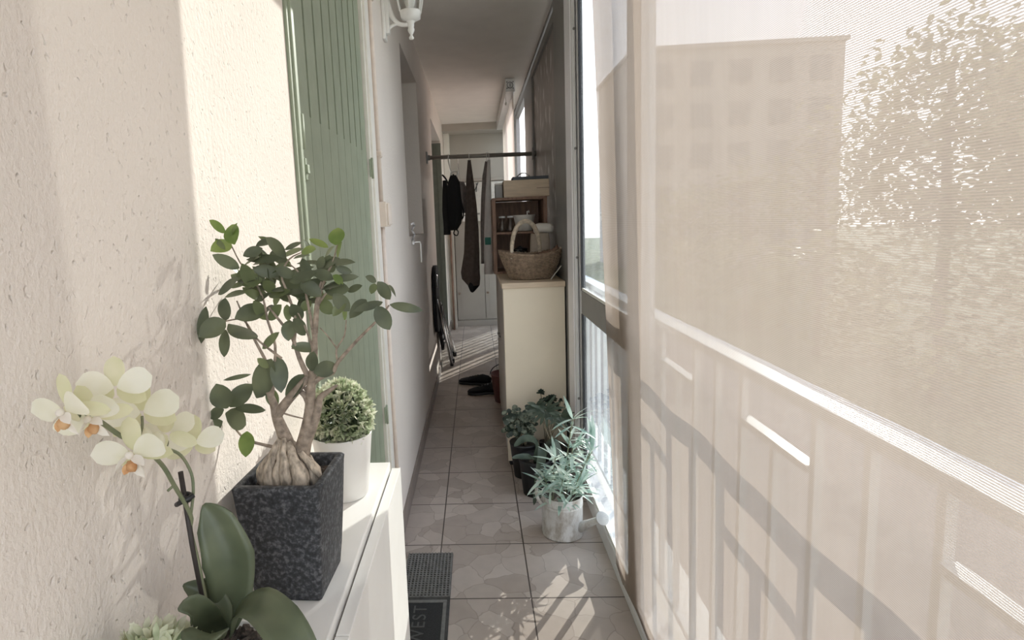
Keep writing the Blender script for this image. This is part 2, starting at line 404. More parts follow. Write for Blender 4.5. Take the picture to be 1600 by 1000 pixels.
# dark room behind the near shutter
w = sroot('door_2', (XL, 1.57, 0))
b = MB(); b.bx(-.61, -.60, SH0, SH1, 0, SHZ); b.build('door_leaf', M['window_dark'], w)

# ------------------------------------------------------------------ glazed right side
XG0, XG1 = .472, .512
def frame_rect(b, y0, y1, z0, z1, w, x0=XG0, x1=XG1):
    b.bx(x0, x1, y0, y0+w, z0, z1); b.bx(x0, x1, y1-w, y1, z0, z1)
    b.bx(x0, x1, y0+w, y1-w, z0, z0+w); b.bx(x0, x1, y0+w, y1-w, z1-w, z1)
b = MB(); b.bx(.468, .545, YB, YE, 0, .055); b.bx(.466, .480, YB, YE, .0, .075, .003); b.bx(.486, .496, YB, YE, .055, .085, .002)
struct('trim_2', b, M['alu'])
b = MB(); b.bx(.468, .515, YB, YE, 2.455, ZC); struct('trim_3', b, M['alu_dark'])
# unit A (behind the blind), mullion, unit B (seen past the blind's edge)
w = sroot('window_2', (.49, .4, .055))
b = MB(); frame_rect(b, YB, 1.66, .056, 2.455, .03); b.build('window_frame', M['alu'], w)
b = MB(); b.bx(.489, .494, YB+.03, 1.63, .086, 2.425); b.build('pane', M['glass'], w)
b = MB(); b.bx(.470, .497, 1.655, 1.748, .056, 2.455, .003); struct('trim_4', b, M['alu'])
w = sroot('window_3', (.49, 2.2, .055))
b = MB(); WX1 = .484
b.bx(XG0, WX1, 1.75, 1.775, .056, 2.455); b.bx(XG0, WX1, 2.53, 2.624, .056, 2.455)
b.bx(XG0, WX1, 1.775, 2.53, 2.43, 2.455); b.bx(XG0, WX1, 1.775, 2.53, .056, .086)
b.build('window_frame', M['alu'], w)
b = MB(); b.bx(.467, WX1, 1.775, 2.529, .87, .975, .003); b.build('transom', M['alu_dark'], w)
b = MB(); b.bx(.466, .4835, 2.5175, 2.529, .087, .869); b.bx(.466, .4835, 2.5175, 2.529, .976, 2.429); b.build('gasket', M['gasket'], w)
b = MB()
for z0 in (.088, .977): b.bx(.468, .474, 1.775, 2.517, z0, z0+.012)
b.build('glazing_bead', M['white_trim'], w)
b = MB(); b.bx(.475, .479, 1.775, 2.517, .087, .869); b.bx(.475, .479, 1.775, 2.517, .976, 2.429); b.build('pane', M['glass'], w)
# protruding post with screws
w = sroot('trim_5', (.47, 2.7, 0))
b = MB(); b.bx(.448, .500, 2.625, 2.78, .0, ZC, .004); b.build('post', M['alu_white'], w)
b = MB(); b.bx(.452, .466, 2.600, 2.624, .0, ZC, .002); b.build('cover_strip', M['alu'], w)
b = MB()
for z in (.45, 1.12, 1.61, 2.12):
    p = Vector((.462, 2.598, z)); b.lathe([(.0005, .004), (.006, .004), (.006, 0)], p, 10, axis=Matrix.Rotation(R(90), 3, 'X'), cap=True)
b.build('screw', M['alu_dark'], w)
b = MB(); b.bx(.452, .512, 2.782, 3.16, .0, ZC, .003); struct('trim_6', b, M['alu_dark'])
# unit C: streaky dark panel
w = sroot('window_4', (.49, 3.8, .055))
b = MB(); frame_rect(b, 3.16, 4.50, .056, 2.425, .055, .466, .512); b.bx(.466, .512, 3.215, 4.445, .95, 1.0); b.build('window_frame', M['alu_dark'], w)
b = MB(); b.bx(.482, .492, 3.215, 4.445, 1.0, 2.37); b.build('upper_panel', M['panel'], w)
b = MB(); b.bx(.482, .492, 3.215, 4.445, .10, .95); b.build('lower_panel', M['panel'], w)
# unit D: open bright window
w = sroot('window_5', (.49, 5.8, .055))
b = MB(); frame_rect(b, 4.50, 6.20, .056, 2.425, .05); b.bx(.470, .50, 4.55, 5.12, .106, 2.375); b.bx(XG0, XG1, 5.121, 6.15, .92, .97); frame_rect(b, 6.20, YE, .056, 2.425, .05)
b.build('window_frame', M['alu_dark'], w)
b = MB(); b.bx(.489, .494, 6.25, 7.2, .105, 2.375); b.bx(.496, .501, 6.25, 7.2, .105, 2.375); b.bx(.489, .494, 5.80, 6.15, .105, .92); b.build('pane', M['glass'], w)
b = MB(); b.bx(.484, .496, 5.121, 5.80, .105, .92); b.build('lower_panel', M['panel'], w)  # unseen panel added to block the sun short of the floor stripes

# ------------------------------------------------------------------ balcony railing outside
rail = thing('balcony_railing', (.588, 3, 0), 'white metal railing of upright bars running outside the windows', 'railing')
b = MB(); b.bx(.566, .609, -1.2, 8.0, .946, .970, .003); b.build('handrail', M['rail_white'], rail)
b = MB(); b.bx(.576, .600, -1.2, 8.0, .055, .075); b.build('bottom_rail', M['rail_white'], rail)
P0, PS = 1.516, .1362
k0 = int(-2.6/PS)
ks = [k for k in range(k0, 48) if -1.15 < P0+k*PS < 7.95]
for k in ks:
    y = P0+k*PS; short = (k % 4 == 1)
    hw = .0075 if y < 5 else .0125
    b = MB(); b.bx(.5805, .5955, y-hw, y+hw, .075, .829 if short else .946); b.build('short_bar' if short else 'bar', M['rail_white'], rail)
for k in ks:
    if k % 4 == 1:
        y = P0+k*PS; b = MB(); b.bx(.575, .601, y-PS+.0075, y+PS-.0075, .829, .844); b.build('cross_bar', M['rail_white'], rail)
b = MB(); b.bx(.52, .72, -1.3, 8.1, -.12, -.001); struct('trim_7', b, M['white_trim'])

# ------------------------------------------------------------------ near roller blind
BY0, BY1 = -.55, 1.895
bl = thing('roller_blind', (.40, .7, .06), 'large beige sunscreen mesh roller blind lowered over the near windows at right', 'blind')
def blind_pt(u, v):
    y = BY0+(BY1-BY0)*u; z = .050+(2.40-.050)*v
    dx = .0024*math.sin(y*13+.4)+.0018*math.sin(y*23+1.1)
    return Vector((.463-.034*z+dx, y, z))
b = MB(); b.grid(blind_pt, 110, 40); b.build('fabric', M['blind'], bl, 'raw')
b = MB(); b.tube([(.40, BY0-.02, 2.43), (.40, BY1+.02, 2.43)], .03, 20); b.build('roller', M['alu_white'], bl)
b = MB()
b.bar((.461, BY0, .052), (.461, BY1, .052), .008, .016); b.build('bottom_bar', M['alu'], bl)
# far roller blind
fb = thing('roller_blind', (.34, 5.9, 2.35), 'far half-lowered pinkish roller blind with a boxy cassette under the ceiling', 'blind')
b = MB(); b.bx(.298, .372, 4.93, 6.86, 2.375, ZC-.004, .006); b.build('cassette', M['alu'], fb)
b = MB(); b.bx(.294, .376, 4.89, 4.928, 2.372, ZC-.003, .006); ec = b.build('end_cap', M['white_plastic'], fb)
b = MB()
AX = Matrix.Rotation(R(90), 3, 'X'); cc = Vector((.335, 4.888, 2.425))
def ring(b, c, ro, ri, t, axis=AX, seg=24): b.lathe([(ri, 0), (ro, 0), (ro, t), (ri, t), (ri, 0)], c, seg, axis=axis)
ring(b, cc, .027, .021, .004); b.box(cc+Vector((0, -.002, 0)), (.006, .004, .028))
for k in range(4):
    a = math.pi/4+k*math.pi/2; b.box(cc+Vector((.036*math.cos(a)*1.0, -.001, .036*math.sin(a))), (.010, .004, .010), Matrix.Rotation(-a, 3, 'Y'))
b.build('emblem', M['alu_dark'], ec)
b = MB(); b.grid(lambda u, v: Vector((.362+.002*math.sin(u*20), 4.94+1.86*u, .95+1.43*v)), 30, 6); b.build('fabric', M['blind_far'], fb, 'raw')
b = MB(); b.bx(.352, .372, 4.94, 6.8, .925, .952, .003); b.build('bottom_bar', M['alu_white'], fb)
b = MB(); b.tube([(.30, 4.96, 2.375), (.30, 4.96, 2.30)], .003, 6); b.blob((.30, 4.96, 2.29), (.008, .008, .014)); b.build('pull', M['white_plastic'], fb)

# ------------------------------------------------------------------ green shutter on the left wall
sh = thing('shutter', (XL, 1.57, .02), 'tall green wooden shutter with open slots, closed over the left wall opening', 'shutter')
b = MB(); b.bx(XL-.05, XL+.006, 1.138, 1.178, .02, 2.245, .002); b.bx(XL-.02, XL+.011, 1.150, 1.166, .02, 2.245, .002); b.build('frame', M['green'], sh)
LY0, LY1, NB = 1.205, 1.945, 9
leaf = MB(); bw = (LY1-LY0)/NB
for i in range(NB):
    y0, y1 = LY0+i*bw, LY0+(i+1)*bw
    g0 = 0 if i == 0 else .0012; g1 = 0 if i == NB-1 else .0012
    leaf.bx(XL-.030, XL-.004, y0+g0, y1-g1, .03, 1.55)
    leaf.bx(XL-.013, XL-.004, y0+(0 if i == 0 else .0062), y1-(0 if i == NB-1 else .0062), 1.55, 2.03)
    leaf.bx(XL-.030, XL-.004, y0+g0, y1-g1, 2.03, 2.235)
leaf.bx(XL-.034, XL-.030, LY0, LY1, .03, 1.53)
lf = leaf.build('leaf', M['green'], sh)
b = MB(); b.bx(XL-.04, XL-.012, 1.18, 1.203, .03, 2.235); b.build('gap_shadow_strip', M['dark'], sh)  # near-black strip stands in for the shade in the gap
for (y, z, nm) in ((1.170, 1.50, 0), (1.170, .62, 0), (1.956, 1.50, 1), (1.956, .62, 1)):
    b = MB(); b.tube([(XL+.010, y, z-.035), (XL+.010, y, z+.035)], .005, 10)
    b.bx(XL+.004, XL+.008, y-.014, y+.014, z-.03, z+.03, .001); b.build('hinge', M['green'], sh)
b = MB(); b.bx(XL-.006, XL+.004, 1.196, 1.222, 1.405, 1.450, .001); b.bx(XL-.006, XL+.010, 1.190, 1.205, 1.418, 1.436, .001); b.build('latch', M['green'], sh)
b = MB(); b.bx(XL-.02, XL+.008, 1.949, 1.966, .0, 2.25, .002); b.bx(XL-.03, XL+.016, 1.967, 2.03, .0, 2.28, .004); struct('trim_8', b, M['white_trim'])

# ------------------------------------------------------------------ pipe and junction box
pp = thing('conduit_pipe', (XL, 2.07, 0), 'thin cream painted pipe running up the wall right of the green shutter', 'pipe')
for z0, z1 in ((.0, 1.297), (1.389, ZC-.002)):
    b = MB(); b.tube([(XL+.013, 2.075, z0), (XL+.013, 2.075, z1)], .011, 12); b.build('pipe', M['cream_paint'], pp)
    b = MB(); b.tube([(XL+.007, 2.048, z0), (XL+.007, 2.048, z1)], .006, 8); b.build('side_cable', M['cream_paint'], pp)
for z in (.35, 1.08, 1.56, 2.10):
    b = MB(); b.bx(XL, XL+.028, 2.058, 2.092, z-.008, z+.008, .003); b.tube([(XL+.013, 2.075, z-.012), (XL+.013, 2.075, z+.012)], .0145, 12); b.build('clip', M['cream_paint'], pp)
jb = thing('junction_box', (XL, 2.08, 1.34), 'small cream junction box fixed over the wall pipe', 'junction box')
b = MB(); b.bx(XL+.001, XL+.040, 2.03, 2.125, 1.298, 1.388, .005); b.build('housing', M['cream_paint'], jb)
b = MB(); b.bx(XL+.0401, XL+.046, 2.037, 2.118, 1.305, 1.381, .002); b.build('lid', M['cream_paint'], jb)
b = MB(); b.bx(XL+.005, XL+.035, 2.1251, 2.140, 1.325, 1.365, .004); b.build('cable_entry', M['cream_paint'], jb)

# ------------------------------------------------------------------ wall lantern
ly = 2.47
ln = thing('wall_lantern', (XL, ly, 2.10), 'white metal coach lantern on a curved bracket high on left wall', 'wall lamp')
b = MB()
b.bx(XL, XL+.014, ly-.028, ly+.028, 2.075, 2.27, .005); b.bx(XL+.012, XL+.03, ly-.018, ly+.018, 2.10, 2.245, .006); b.build('wall_plate', M['white_plastic'], ln)
lc = Vector((-.238, ly, 0)); b = MB()
b.tube(bez((XL+.022, ly, 2.24), (XL+.035, ly, 2.125), (lc.x-.012, ly, 2.135), 10), [.012, .013, .013, .013, .012, .011, .010, .009, .009, .009, .009], 8)
b.tube(bez((XL+.022, ly, 2.12), (XL+.055, ly, 2.155), (lc.x-.012, ly, 2.13), 8), .007, 8); b.build('arm', M['white_plastic'], ln)
b = MB(); b.lathe([(.0005, 2.073), (.009, 2.075), (.011, 2.082), (.006, 2.089), (.005, 2.094), (.011, 2.102), (.015, 2.112), (.013, 2.119), (.011, 2.122), (.014, 2.128), (.014, 2.140), (.02, 2.147)], lc, 20); b.build('finial', M['white_plastic'], ln)
b = MB()
def hexring(r, z): return [lc+Vector((r*math.cos(R(60*k+30)), r*math.sin(R(60*k+30)), z)) for k in range(6)]
b.loft([hexring(.020, 2.146), hexring(.045, 2.160), hexring(.049, 2.182), hexring(.049, 2.186)], True)
for k in range(6):
    a = R(60*k+30); d = Vector((math.cos(a), math.sin(a), 0)); b.tube([lc+d*.047+Vector((0, 0, 2.183)), lc+d*.075+Vector((0, 0, 2.325))], .0045, 6)
b.loft([hexring(.082, 2.325), hexring(.086, 2.335), hexring(.05, 2.385), hexring(.02, 2.405)], True); b.build('cage', M['white_plastic'], ln)
b = MB(); b.loft([hexring(.043, 2.187), hexring(.070, 2.325)], False); b.build('glass', M['clear_glass'], ln)
b = MB(); b.lathe([(.014, 2.187), (.016, 2.20), (.022, 2.22), (.027, 2.25), (.022, 2.28), (.003, 2.293)], lc, 16); b.build('bulb', M['white_plastic'], ln)

# ------------------------------------------------------------------ window stay on the far wall
ws = thing('shutter_stay', (XL, 3.12, 1.2), 'white iron scroll hook with L bar on the wall below the recessed window', 'hook')
b = MB()
spts = [(643, 350), (646, 349), (647.5, 353), (645, 357), (643.5, 360), (646, 364), (648.5, 366), (646, 370), (645, 374), (648, 378), (646, 381)]
b.tube([atx(px, py, XL+.012) for px, py in spts], .0055, 6); b.build('scroll', M['alu_white'], ws)
p0 = Vector((XL+.012, 3.13, 1.204)); b = MB(); b.tube([Vector((XL, 3.13, 1.204)), Vector((XL+.013, 3.13, 1.204))], .011, 10); b.tube([p0, p0+Vector((.030, .02, 0)), p0+Vector((.034, .03, -.010)), p0+Vector((.034, .03, -.115))], .0045, 8); b.build('bar', M['white_plastic'], ws)

# ------------------------------------------------------------------ slim white cabinet at left
CT = .80
cb = thing('shoe_cabinet', (-.27, .66, 0), 'slim white cabinet against the left wall carrying the potted plants', 'cabinet')
b = MB(); b.bx(-.353, -.200, .15, 1.134, CT-.022, CT, .002); b.build('top', M['white_laminate'], cb)
b = MB(); b.bx(-.2165, -.1995, .15, 1.12, CT-.034, CT-.0225, .001); b.build('edge_strip', M['edge_brown'], cb)
b = MB(); b.bx(-.353, -.215, .16, .178, 0, CT-.022); b.bx(-.353, -.215, 1.106, 1.128, 0, CT-.022); b.bx(-.353, -.343, .178, 1.106, 0, CT-.022)
b.bx(-.343, -.215, .178, 1.106, .06, .078); b.build('carcass', M['white_laminate'], cb)
b = MB(); b.bx(-.1965, -.178, .15, .640, .05, CT-.012, .0015); b.build('door', M['white_laminate'], cb)
b = MB(); b.bx(-.1965, -.178, .6415, 1.131, .05, CT-.012, .0015); b.build('door', M['white_laminate'], cb)
for (y_, z_) in ((.98, CT-.06), (.30, CT-.06), (.98, .1), (.30, .1)):
    b = MB(); b.bx(-.2145, -.1967, y_, y_+.02, z_, z_+.015); b.build('door_hinge', M['chrome'], cb)

# ------------------------------------------------------------------ bonsai ficus in a square stone pot
bz = thing('potted_ficus', (-.27, .735, CT), 'bonsai ficus with thick roots in a dark speckled square stone pot', 'potted plant')
RZ = Matrix.Rotation(R(-3), 3, 'Z'); pc = Vector((-.2705, .738, CT))
def sq(h, z, r=.004, c=pc):
    pts = []
    for (sx, sy) in ((1, 1), (-1, 1), (-1, -1), (1, -1)):
        for k in range(4):
            a = math.atan2(sy, sx)-math.pi/4+k*math.pi/6
            pts.append(c+RZ @ Vector((sx*(h-r)+r*math.cos(a), sy*(h-r)+r*math.sin(a), z)))
    return pts
b = MB(); H = .168
b.loft([sq(.0445, .0), sq(.0465, .002)]+[sq(.0465+.0125*(t/5)**.8, .002+(H-.012)*t/5) for t in range(1, 6)]+[sq(.0600, H-.003), sq(.0575, H), sq(.050, H), sq(.0485, H-.003), sq(.046, H-.03)], False)
b._face([v for v in b.bm.verts][:16][::-1]); b.build('pot', M['granite'], bz)
b = MB(); b.grid(lambda u, v: pc+RZ @ Vector(((u-.5)*.096, (v-.5)*.096, H-.019+.006*math.sin(u*9)*math.cos(v*8)+.004*random.random()+.012*math.exp(-((u-.5)**2+(v-.5)**2)*14))), 18, 18); b.build('soil', M['soil'], bz, 'raw')
YBZ = .735
def B(px, py, y=None): return at(px, py, YBZ if y is None else y)
b = MB()
# swollen ginseng roots
root = pc+Vector((-.001, -.004, H-.012))
q = random.Random(8)
for (dx, dy, w_, h_) in ((-.034, -.006, .0085, .036), (-.020, -.020, .0095, .046), (-.007, -.024, .0065, .044), (.005, -.026, .0085, .048), (.021, -.022, .0125, .042), (.035, -.006, .0105, .034), (.022, .012, .011, .036), (.0, .006, .0135, .050), (-.018, .012, .011, .044)):
    c0 = root+Vector((dx, dy, -.006)); top = root+Vector((dx*.30-.002, dy*.4, h_+.014)); P_ = []; W_ = []
    for i in range(9):
        t = i/8; P_.append(c0*(1-t)+top*t+Vector((dx*.42*math.sin(math.pi*t)*(1-t*.6)+q.uniform(-.0012, .0012), dy*.30*math.sin(math.pi*t)+q.uniform(-.0012, .0012), 0))); W_.append(w_*(.85+.3*math.sin(math.pi*min(1, t*1.6)) - .42*t+q.uniform(-.08, .08)))
    b.tube(P_, W_, 10)
b.tube([root+Vector((.022, -.014, .044)), root+Vector((.040, -.016, .020)), root+Vector((.048, -.018, .010))], [.004, .0045, .0035], 8)
b.build('roots', M['root'], bz)
b = MB()
def branch(pts, r0, r1, seg=8, pw=1.0):
    P = [B(*p) for p in pts]; n = len(P)
    Q = []
    for i in range(n-1):
        a = P[max(i-1, 0)]; p = P[i]; q = P[i+1]; d = P[min(i+2, n-1)]
        for t in (0, .34, .67): Q.append(.5*((2*p)+(q-a)*t+(2*a-5*p+4*q-d)*t*t+(3*p-a-3*q+d)*t**3))
    Q.append(P[-1]); m = len(Q)
    b.tube(Q, [.86*r0+(.8*r1-.86*r0)*(i/(m-1))**pw for i in range(m)], seg)
branch([(455, 712), (446, 685), (434, 655), (428, 632), (420, 612)], .0140, .0050, 10, .8)
branch([(432, 650), (448, 628), (468, 605), (482, 588)], .0085, .0060)
branch([(470, 712), (478, 680), (484, 645), (486, 605), (491, 560), (492, 520), (495, 470), (502, 440)], .0155, .0016, 10, .62)
branch([(474, 700), (488, 665), (496, 640), (500, 622), (515, 610), (527, 602)], .0105, .0022)
branch([(486, 640), (478, 620), (470, 612)], .0065, .0045)
branch([(482, 590), (468, 560), (458, 530), (440, 505), (420, 480)], .0050, .0016)
branch([(478, 610), (500, 590), (520, 582), (528, 566), (560, 530), (590, 500), (608, 477)], .0048, .0014)
branch([(527, 562), (526, 545), (538, 525), (541, 500)], .0018, .001)
branch([(526, 544), (512, 525), (500, 512)], .0014, .0009)
branch([(436, 700), (400, 692), (378, 682), (358, 655)], .0030, .0014)
branch([(424, 622), (426, 600), (418, 570), (400, 535), (385, 505), (370, 470)], .0040, .0013)
branch([(440, 560), (420, 545), (400, 528), (380, 500), (352, 502)], .0024, .001)
branch([(428, 580), (430, 540), (418, 500), (412, 470), (398, 440), (375, 410), (360, 380)], .0026, .001)
branch([(458, 545), (462, 500), (450, 460), (440, 430), (452, 405), (470, 395)], .0028, .001)
branch([(492, 540), (486, 500), (478, 460), (470, 430), (452, 412)], .0030, .001)
branch([(494, 520), (498, 470), (510, 430), (520, 410), (527, 382)], .0030, .001)
branch([(491, 560), (484, 530), (466, 490), (450, 470)], .0022, .001)
branch([(495, 480), (512, 455), (535, 440)], .002, .001)
branch([(430, 640), (450, 648), (478, 655)], .002, .0012)
b.build('trunk', M['bark'], bz)
b = MB(); rt = random.Random(3)
LV = [(327,344,352,364,13,1),(367,382,361,350,25,1),(361,380,331,390,22,1),(374,419,332,398,18,0),(415,371,450,403,20,0),(441,404,385,406,17,0),
(352,390,336,372,8,0),(400,384,430,374,14,0),(437,434,483,466,26,0),(413,467,385,455,18,0),(420,462,453,455,16,2),(352,501,350,466,27,0),(367,498,415,481,28,0),
(357,506,401,532,34,0),(352,501,311,525,29,0),(322,479,313,537,17,0),(353,515,350,558,17,0),(425,561,399,623,38,0),(434,557,439,613,27,0),(476,585,448,625,26,0),
(490,582,527,571,25,0),(487,580,490,549,21,0),(455,541,497,545,17,0),(392,585,348,594,7,0),(355,638,337,601,33,0),(359,636,394,600,30,0),(366,639,415,641,18,0),
(352,646,384,664,33,0),(350,640,326,652,18,0),(348,658,330,668,18,0),(386,674,384,713,24,1),(420,606,432,638,20,2),(525,383,527,354,25,1),(513,387,483,374,13,1),
(527,402,533,378,16,1),(514,426,514,400,24,0),(471,394,492,388,17,1),(472,404,484,437,16,0),(490,424,521,437,18,0),(525,418,550,426,12,0),(507,452,546,452,24,0),
(521,459,546,486,22,0),(520,430,537,444,14,1),(588,440,572,432,12,0),(586,443,580,459,12,0),(590,440,610,468,20,0),(606,446,621,463,12,0),(609,476,660,485,15,0),
(588,478,609,515,25,0),(572,468,547,496,20,0),(598,472,555,484,14,0),(341,460,373,434,17,0),(378,412,396,450,20,0),(452,500,450,532,22,0),(458,498,478,524,20,0),
(395,420,440,428,20,0),(410,436,378,446,18,0),(430,420,462,432,18,0),(452,440,495,425,18,0),(470,440,502,462,22,0),(478,448,510,440,18,0),(396,470,416,500,18,2),(420,500,440,476,18,2),
(540,470,520,494,16,2),(538,500,541,474,12,1),(500,418,530,404,16,0),(505,400,498,424,15,0),(380,400,410,388,16,0),(385,420,372,436,14,0),(420,400,402,388,12,0),(445,390,470,378,10,0),
(410,545,432,520,14,2),(402,560,420,575,12,2),(520,436,560,432,12,0),(543,455,565,446,12,0),(455,475,472,500,20,0),(430,455,410,440,18,0),(486,470,470,486,16,0),(500,470,520,490,20,2),(360,372,368,348,10,1),(405,415,425,405,16,0)]
def yoff(px): return YBZ - max(0, (410-px)/100*.052) + max(0, (px-520)/100*.02)
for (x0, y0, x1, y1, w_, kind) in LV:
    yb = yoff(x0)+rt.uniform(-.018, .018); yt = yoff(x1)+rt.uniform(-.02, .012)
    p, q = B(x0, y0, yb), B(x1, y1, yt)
    up = Vector((rt.uniform(-.3, .5), -.8, rt.uniform(.1, .8))); b.mi = 2 if (kind == 0 and y0 < 475 and rt.random() < .45) else kind  # many upper leaves get the lighter colour, painting sun onto the crown
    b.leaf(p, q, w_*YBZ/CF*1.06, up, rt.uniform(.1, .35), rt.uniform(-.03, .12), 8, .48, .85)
for i in range(74):     # leaves at the back of the crown
    a = rt.uniform(0, 6.28); rr = math.sqrt(rt.random()); x0, y0 = 448+78*rr*math.cos(a), 432+48*rr*math.sin(a)
    yb = yoff(x0)+rt.uniform(.0, .05); an = rt.uniform(0, 6.28); L = rt.uniform(26, 44)
    x1, y1 = x0+L*math.cos(an), y0+L*.75*math.sin(an)
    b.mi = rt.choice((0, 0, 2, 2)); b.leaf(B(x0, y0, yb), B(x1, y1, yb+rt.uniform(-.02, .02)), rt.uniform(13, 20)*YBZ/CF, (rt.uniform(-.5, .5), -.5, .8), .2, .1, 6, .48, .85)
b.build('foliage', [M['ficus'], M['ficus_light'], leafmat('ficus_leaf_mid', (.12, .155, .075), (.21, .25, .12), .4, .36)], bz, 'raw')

# ------------------------------------------------------------------ clipped topiary ball in a white pot
def sprig_ball(b, c, r, n, size, seed, mats=(0, 1, 2), squash=1.0, zmin=-.6):
    q = random.Random(seed)
    for i in range(n):
        z = q.uniform(zmin, 1); a = q.uniform(0, 6.283); s = math.sqrt(max(0, 1-z*z))
        d = Vector((s*math.cos(a), s*math.sin(a), z)); k = r*q.uniform(.72, 1.03)
        p = Vector(c)+Vector((d.x*k, d.y*k, d.z*k*squash))
        kk = q.random(); b.mi = mats[0] if kk < .45 else (mats[1] if kk < .75 else mats[2])
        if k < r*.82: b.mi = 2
        for j in range(4):
            o = Vector((q.uniform(-1, 1), q.uniform(-1, 1), q.uniform(-1, 1))).normalized()
            t = p+(d*.7+o*.75).normalized()*size*q.uniform(.7, 1.15)
            b.leaf(p, t, size*.42, d.cross(o)+d*.3, .2, .05, 3, .55, .8)
tp = thing('potted_topiary', (-.264, 1.0, CT), 'round pale green artificial shrub in a glossy white pot behind the ficus', 'potted plant')
wc = Vector((-.264, .998, CT))
b = MB(); b.lathe([(.0005, 0), (.040, 0), (.043, .003), (.0555, .118), (.0565, .121), (.0545, .122), (.053, .118), (.048, .085), (.0005, .083)], wc, 48); b.build('pot', M['white_plastic'], tp)
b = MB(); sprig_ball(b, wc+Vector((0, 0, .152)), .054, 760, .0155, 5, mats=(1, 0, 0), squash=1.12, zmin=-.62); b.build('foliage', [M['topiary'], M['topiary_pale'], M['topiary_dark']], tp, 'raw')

# ------------------------------------------------------------------ second small artificial shrub, lower left
t2 = thing('potted_shrub', (-.30, .43, CT), 'small white-green artificial shrub at lower left below the orchid blossom', 'potted plant')
sc_ = Vector((-.302, .433, CT))
b = MB(); b.lathe([(.0005, 0), (.028, 0), (.038, .075), (.040, .078), (.037, .078), (.0005, .066)], sc_, 32); b.build('pot', M['white_plastic'], t2)
b = MB(); q = random.Random(9)
for i in range(170):
    a = q.uniform(0, 6.283); el = q.uniform(.15, 1.5); d = Vector((math.cos(a)*math.cos(el), math.sin(a)*math.cos(el), math.sin(el)))
    p = sc_+Vector((0, 0, .085))+Vector((d.x*.046, d.y*.046, d.z*.062))*q.uniform(.6, 1.05)
    if p.x < XL+.02: p.x = XL+.02
    for j in range(6):
        o = Vector((q.uniform(-1, 1), q.uniform(-1, 1), q.uniform(-.6, 1))).normalized(); b.mi = q.choice((0, 1, 1, 1, 1, 1))
        t = p+(d+o*.8).normalized()*.016*q.uniform(.8, 1.2)
        if t.x < XL+.004: t.x = XL+.004
        b.leaf(p, t, .0062, d.cross(o), .25, .1, 4, .55, .8)
b.build('foliage', [M['topiary'], M['topiary_pale']], t2, 'raw')

# ------------------------------------------------------------------ orchid
oc = thing('potted_orchid', (-.275, .50, CT), 'pale yellow orchid with arching flower stem leaning over the left wall', 'potted plant')
op = Vector((-.272, .502, CT))
b = MB(); b.lathe([(.0005, 0), (.034, 0), (.036, .003), (.045, .078), (.047, .083), (.043, .083), (.041, .074), (.0005, .070)], op, 40); b.build('pot', M['white_plastic'], oc)
b = MB(); q = random.Random(2)
for i in range(60):
    a = q.uniform(0, 6.28); r_ = .036*math.sqrt(q.random()); b.box(op+Vector((r_*math.cos(a), r_*math.sin(a), .076+q.uniform(0, .008))), (.012, .007, .005), Matrix.Rotation(q.uniform(0, 3), 3, 'Z') @ Matrix.Rotation(q.uniform(-.6, .6), 3, 'X'))
b.build('bark_chips', M['soil'], oc)
def oleaf(pts, widths, nrm):
    b = MB(); P = [Vector(p) for p in pts]; n = len(P); nrm = Vector(nrm)
    Q = []; W = []
    for i in range(n-1):
        a = P[max(i-1, 0)]; p = P[i]; q_ = P[i+1]; d = P[min(i+2, n-1)]
        for t in (0, .25, .5, .75): Q.append(.5*((2*p)+(q_-a)*t+(2*a-5*p+4*q_-d)*t*t+(3*p-a-3*q_+d)*t**3)); W.append(widths[i]*(1-t)+widths[i+1]*t)
    Q.append(P[-1]); W.append(widths[-1])
    rows = []
    for i, p in enumerate(Q):
        d = (Q[min(i+1, len(Q)-1)]-Q[max(i-1, 0)]).normalized(); s = d.cross(nrm).normalized(); nn = s.cross(d)
        rows.append([b.bm.verts.new(p+s*W[i]*.5*k+nn*(abs(k)**1.3*W[i]*.16)) for k in (-1, -.66, -.3, 0, .3, .66, 1)])
    for a, c in zip(rows, rows[1:]):
        for k in range(6):
            f = b._face([a[k], a[k+1], c[k+1], c[k]]); f.smooth = True
    o = b.build('leaf', M['orchid_leaf'], oc, 'raw'); so = o.modifiers.new('s', 'SOLIDIFY'); so.thickness = .0016
    return o
S_ = .55/CF
oleaf([at(352, 985, .535), at(362, 930, .54), at(358, 870, .545), at(337, 815, .55), at(318, 788, .553)], [.018, .040, .052, .038, .003], (.35, -1, .15))
oleaf([at(362, 992, .53), at(375, 956, .50), at(405, 946, .46), at(440, 976, .43), at(468, 1020, .415), at(478, 1060, .41)], [.012, .022, .031, .034, .030, .010], (.1, -.55, .9))
oleaf([at(345, 990, .53), at(322, 965, .50), at(300, 950, .48), at(280, 952, .465)], [.014, .026, .024, .002], (.2, -.7, .7))
oleaf([at(345, 985, .54), at(325, 955, .545), at(312, 925, .55), at(286, 914, .55)], [.012, .026, .026, .002], (.5, -.7, .4))
oleaf([at(350, 990, .53), at(345, 955, .53), at(332, 925, .535), at(318, 905, .535)], [.012, .022, .018, .002], (.6, -.7, .2))
oleaf([at(340, 1000, .50), at(330, 990, .47), at(312, 1000, .44), at(300, 1025, .425)], [.012, .03, .034, .004], (.2, -.5, .9))
def spath(pts, n=4):
    P = [Vector(p) for p in pts]; Q = []
    for i in range(len(P)-1):
        a = P[max(i-1, 0)]; p = P[i]; q_ = P[i+1]; d = P[min(i+2, len(P)-1)]
        for k in range(n):
            t = k/n; Q.append(.5*((2*p)+(q_-a)*t+(2*a-5*p+4*q_-d)*t*t+(3*p-a-3*q_+d)*t**3))
    return Q+[P[-1]]
b = MB()
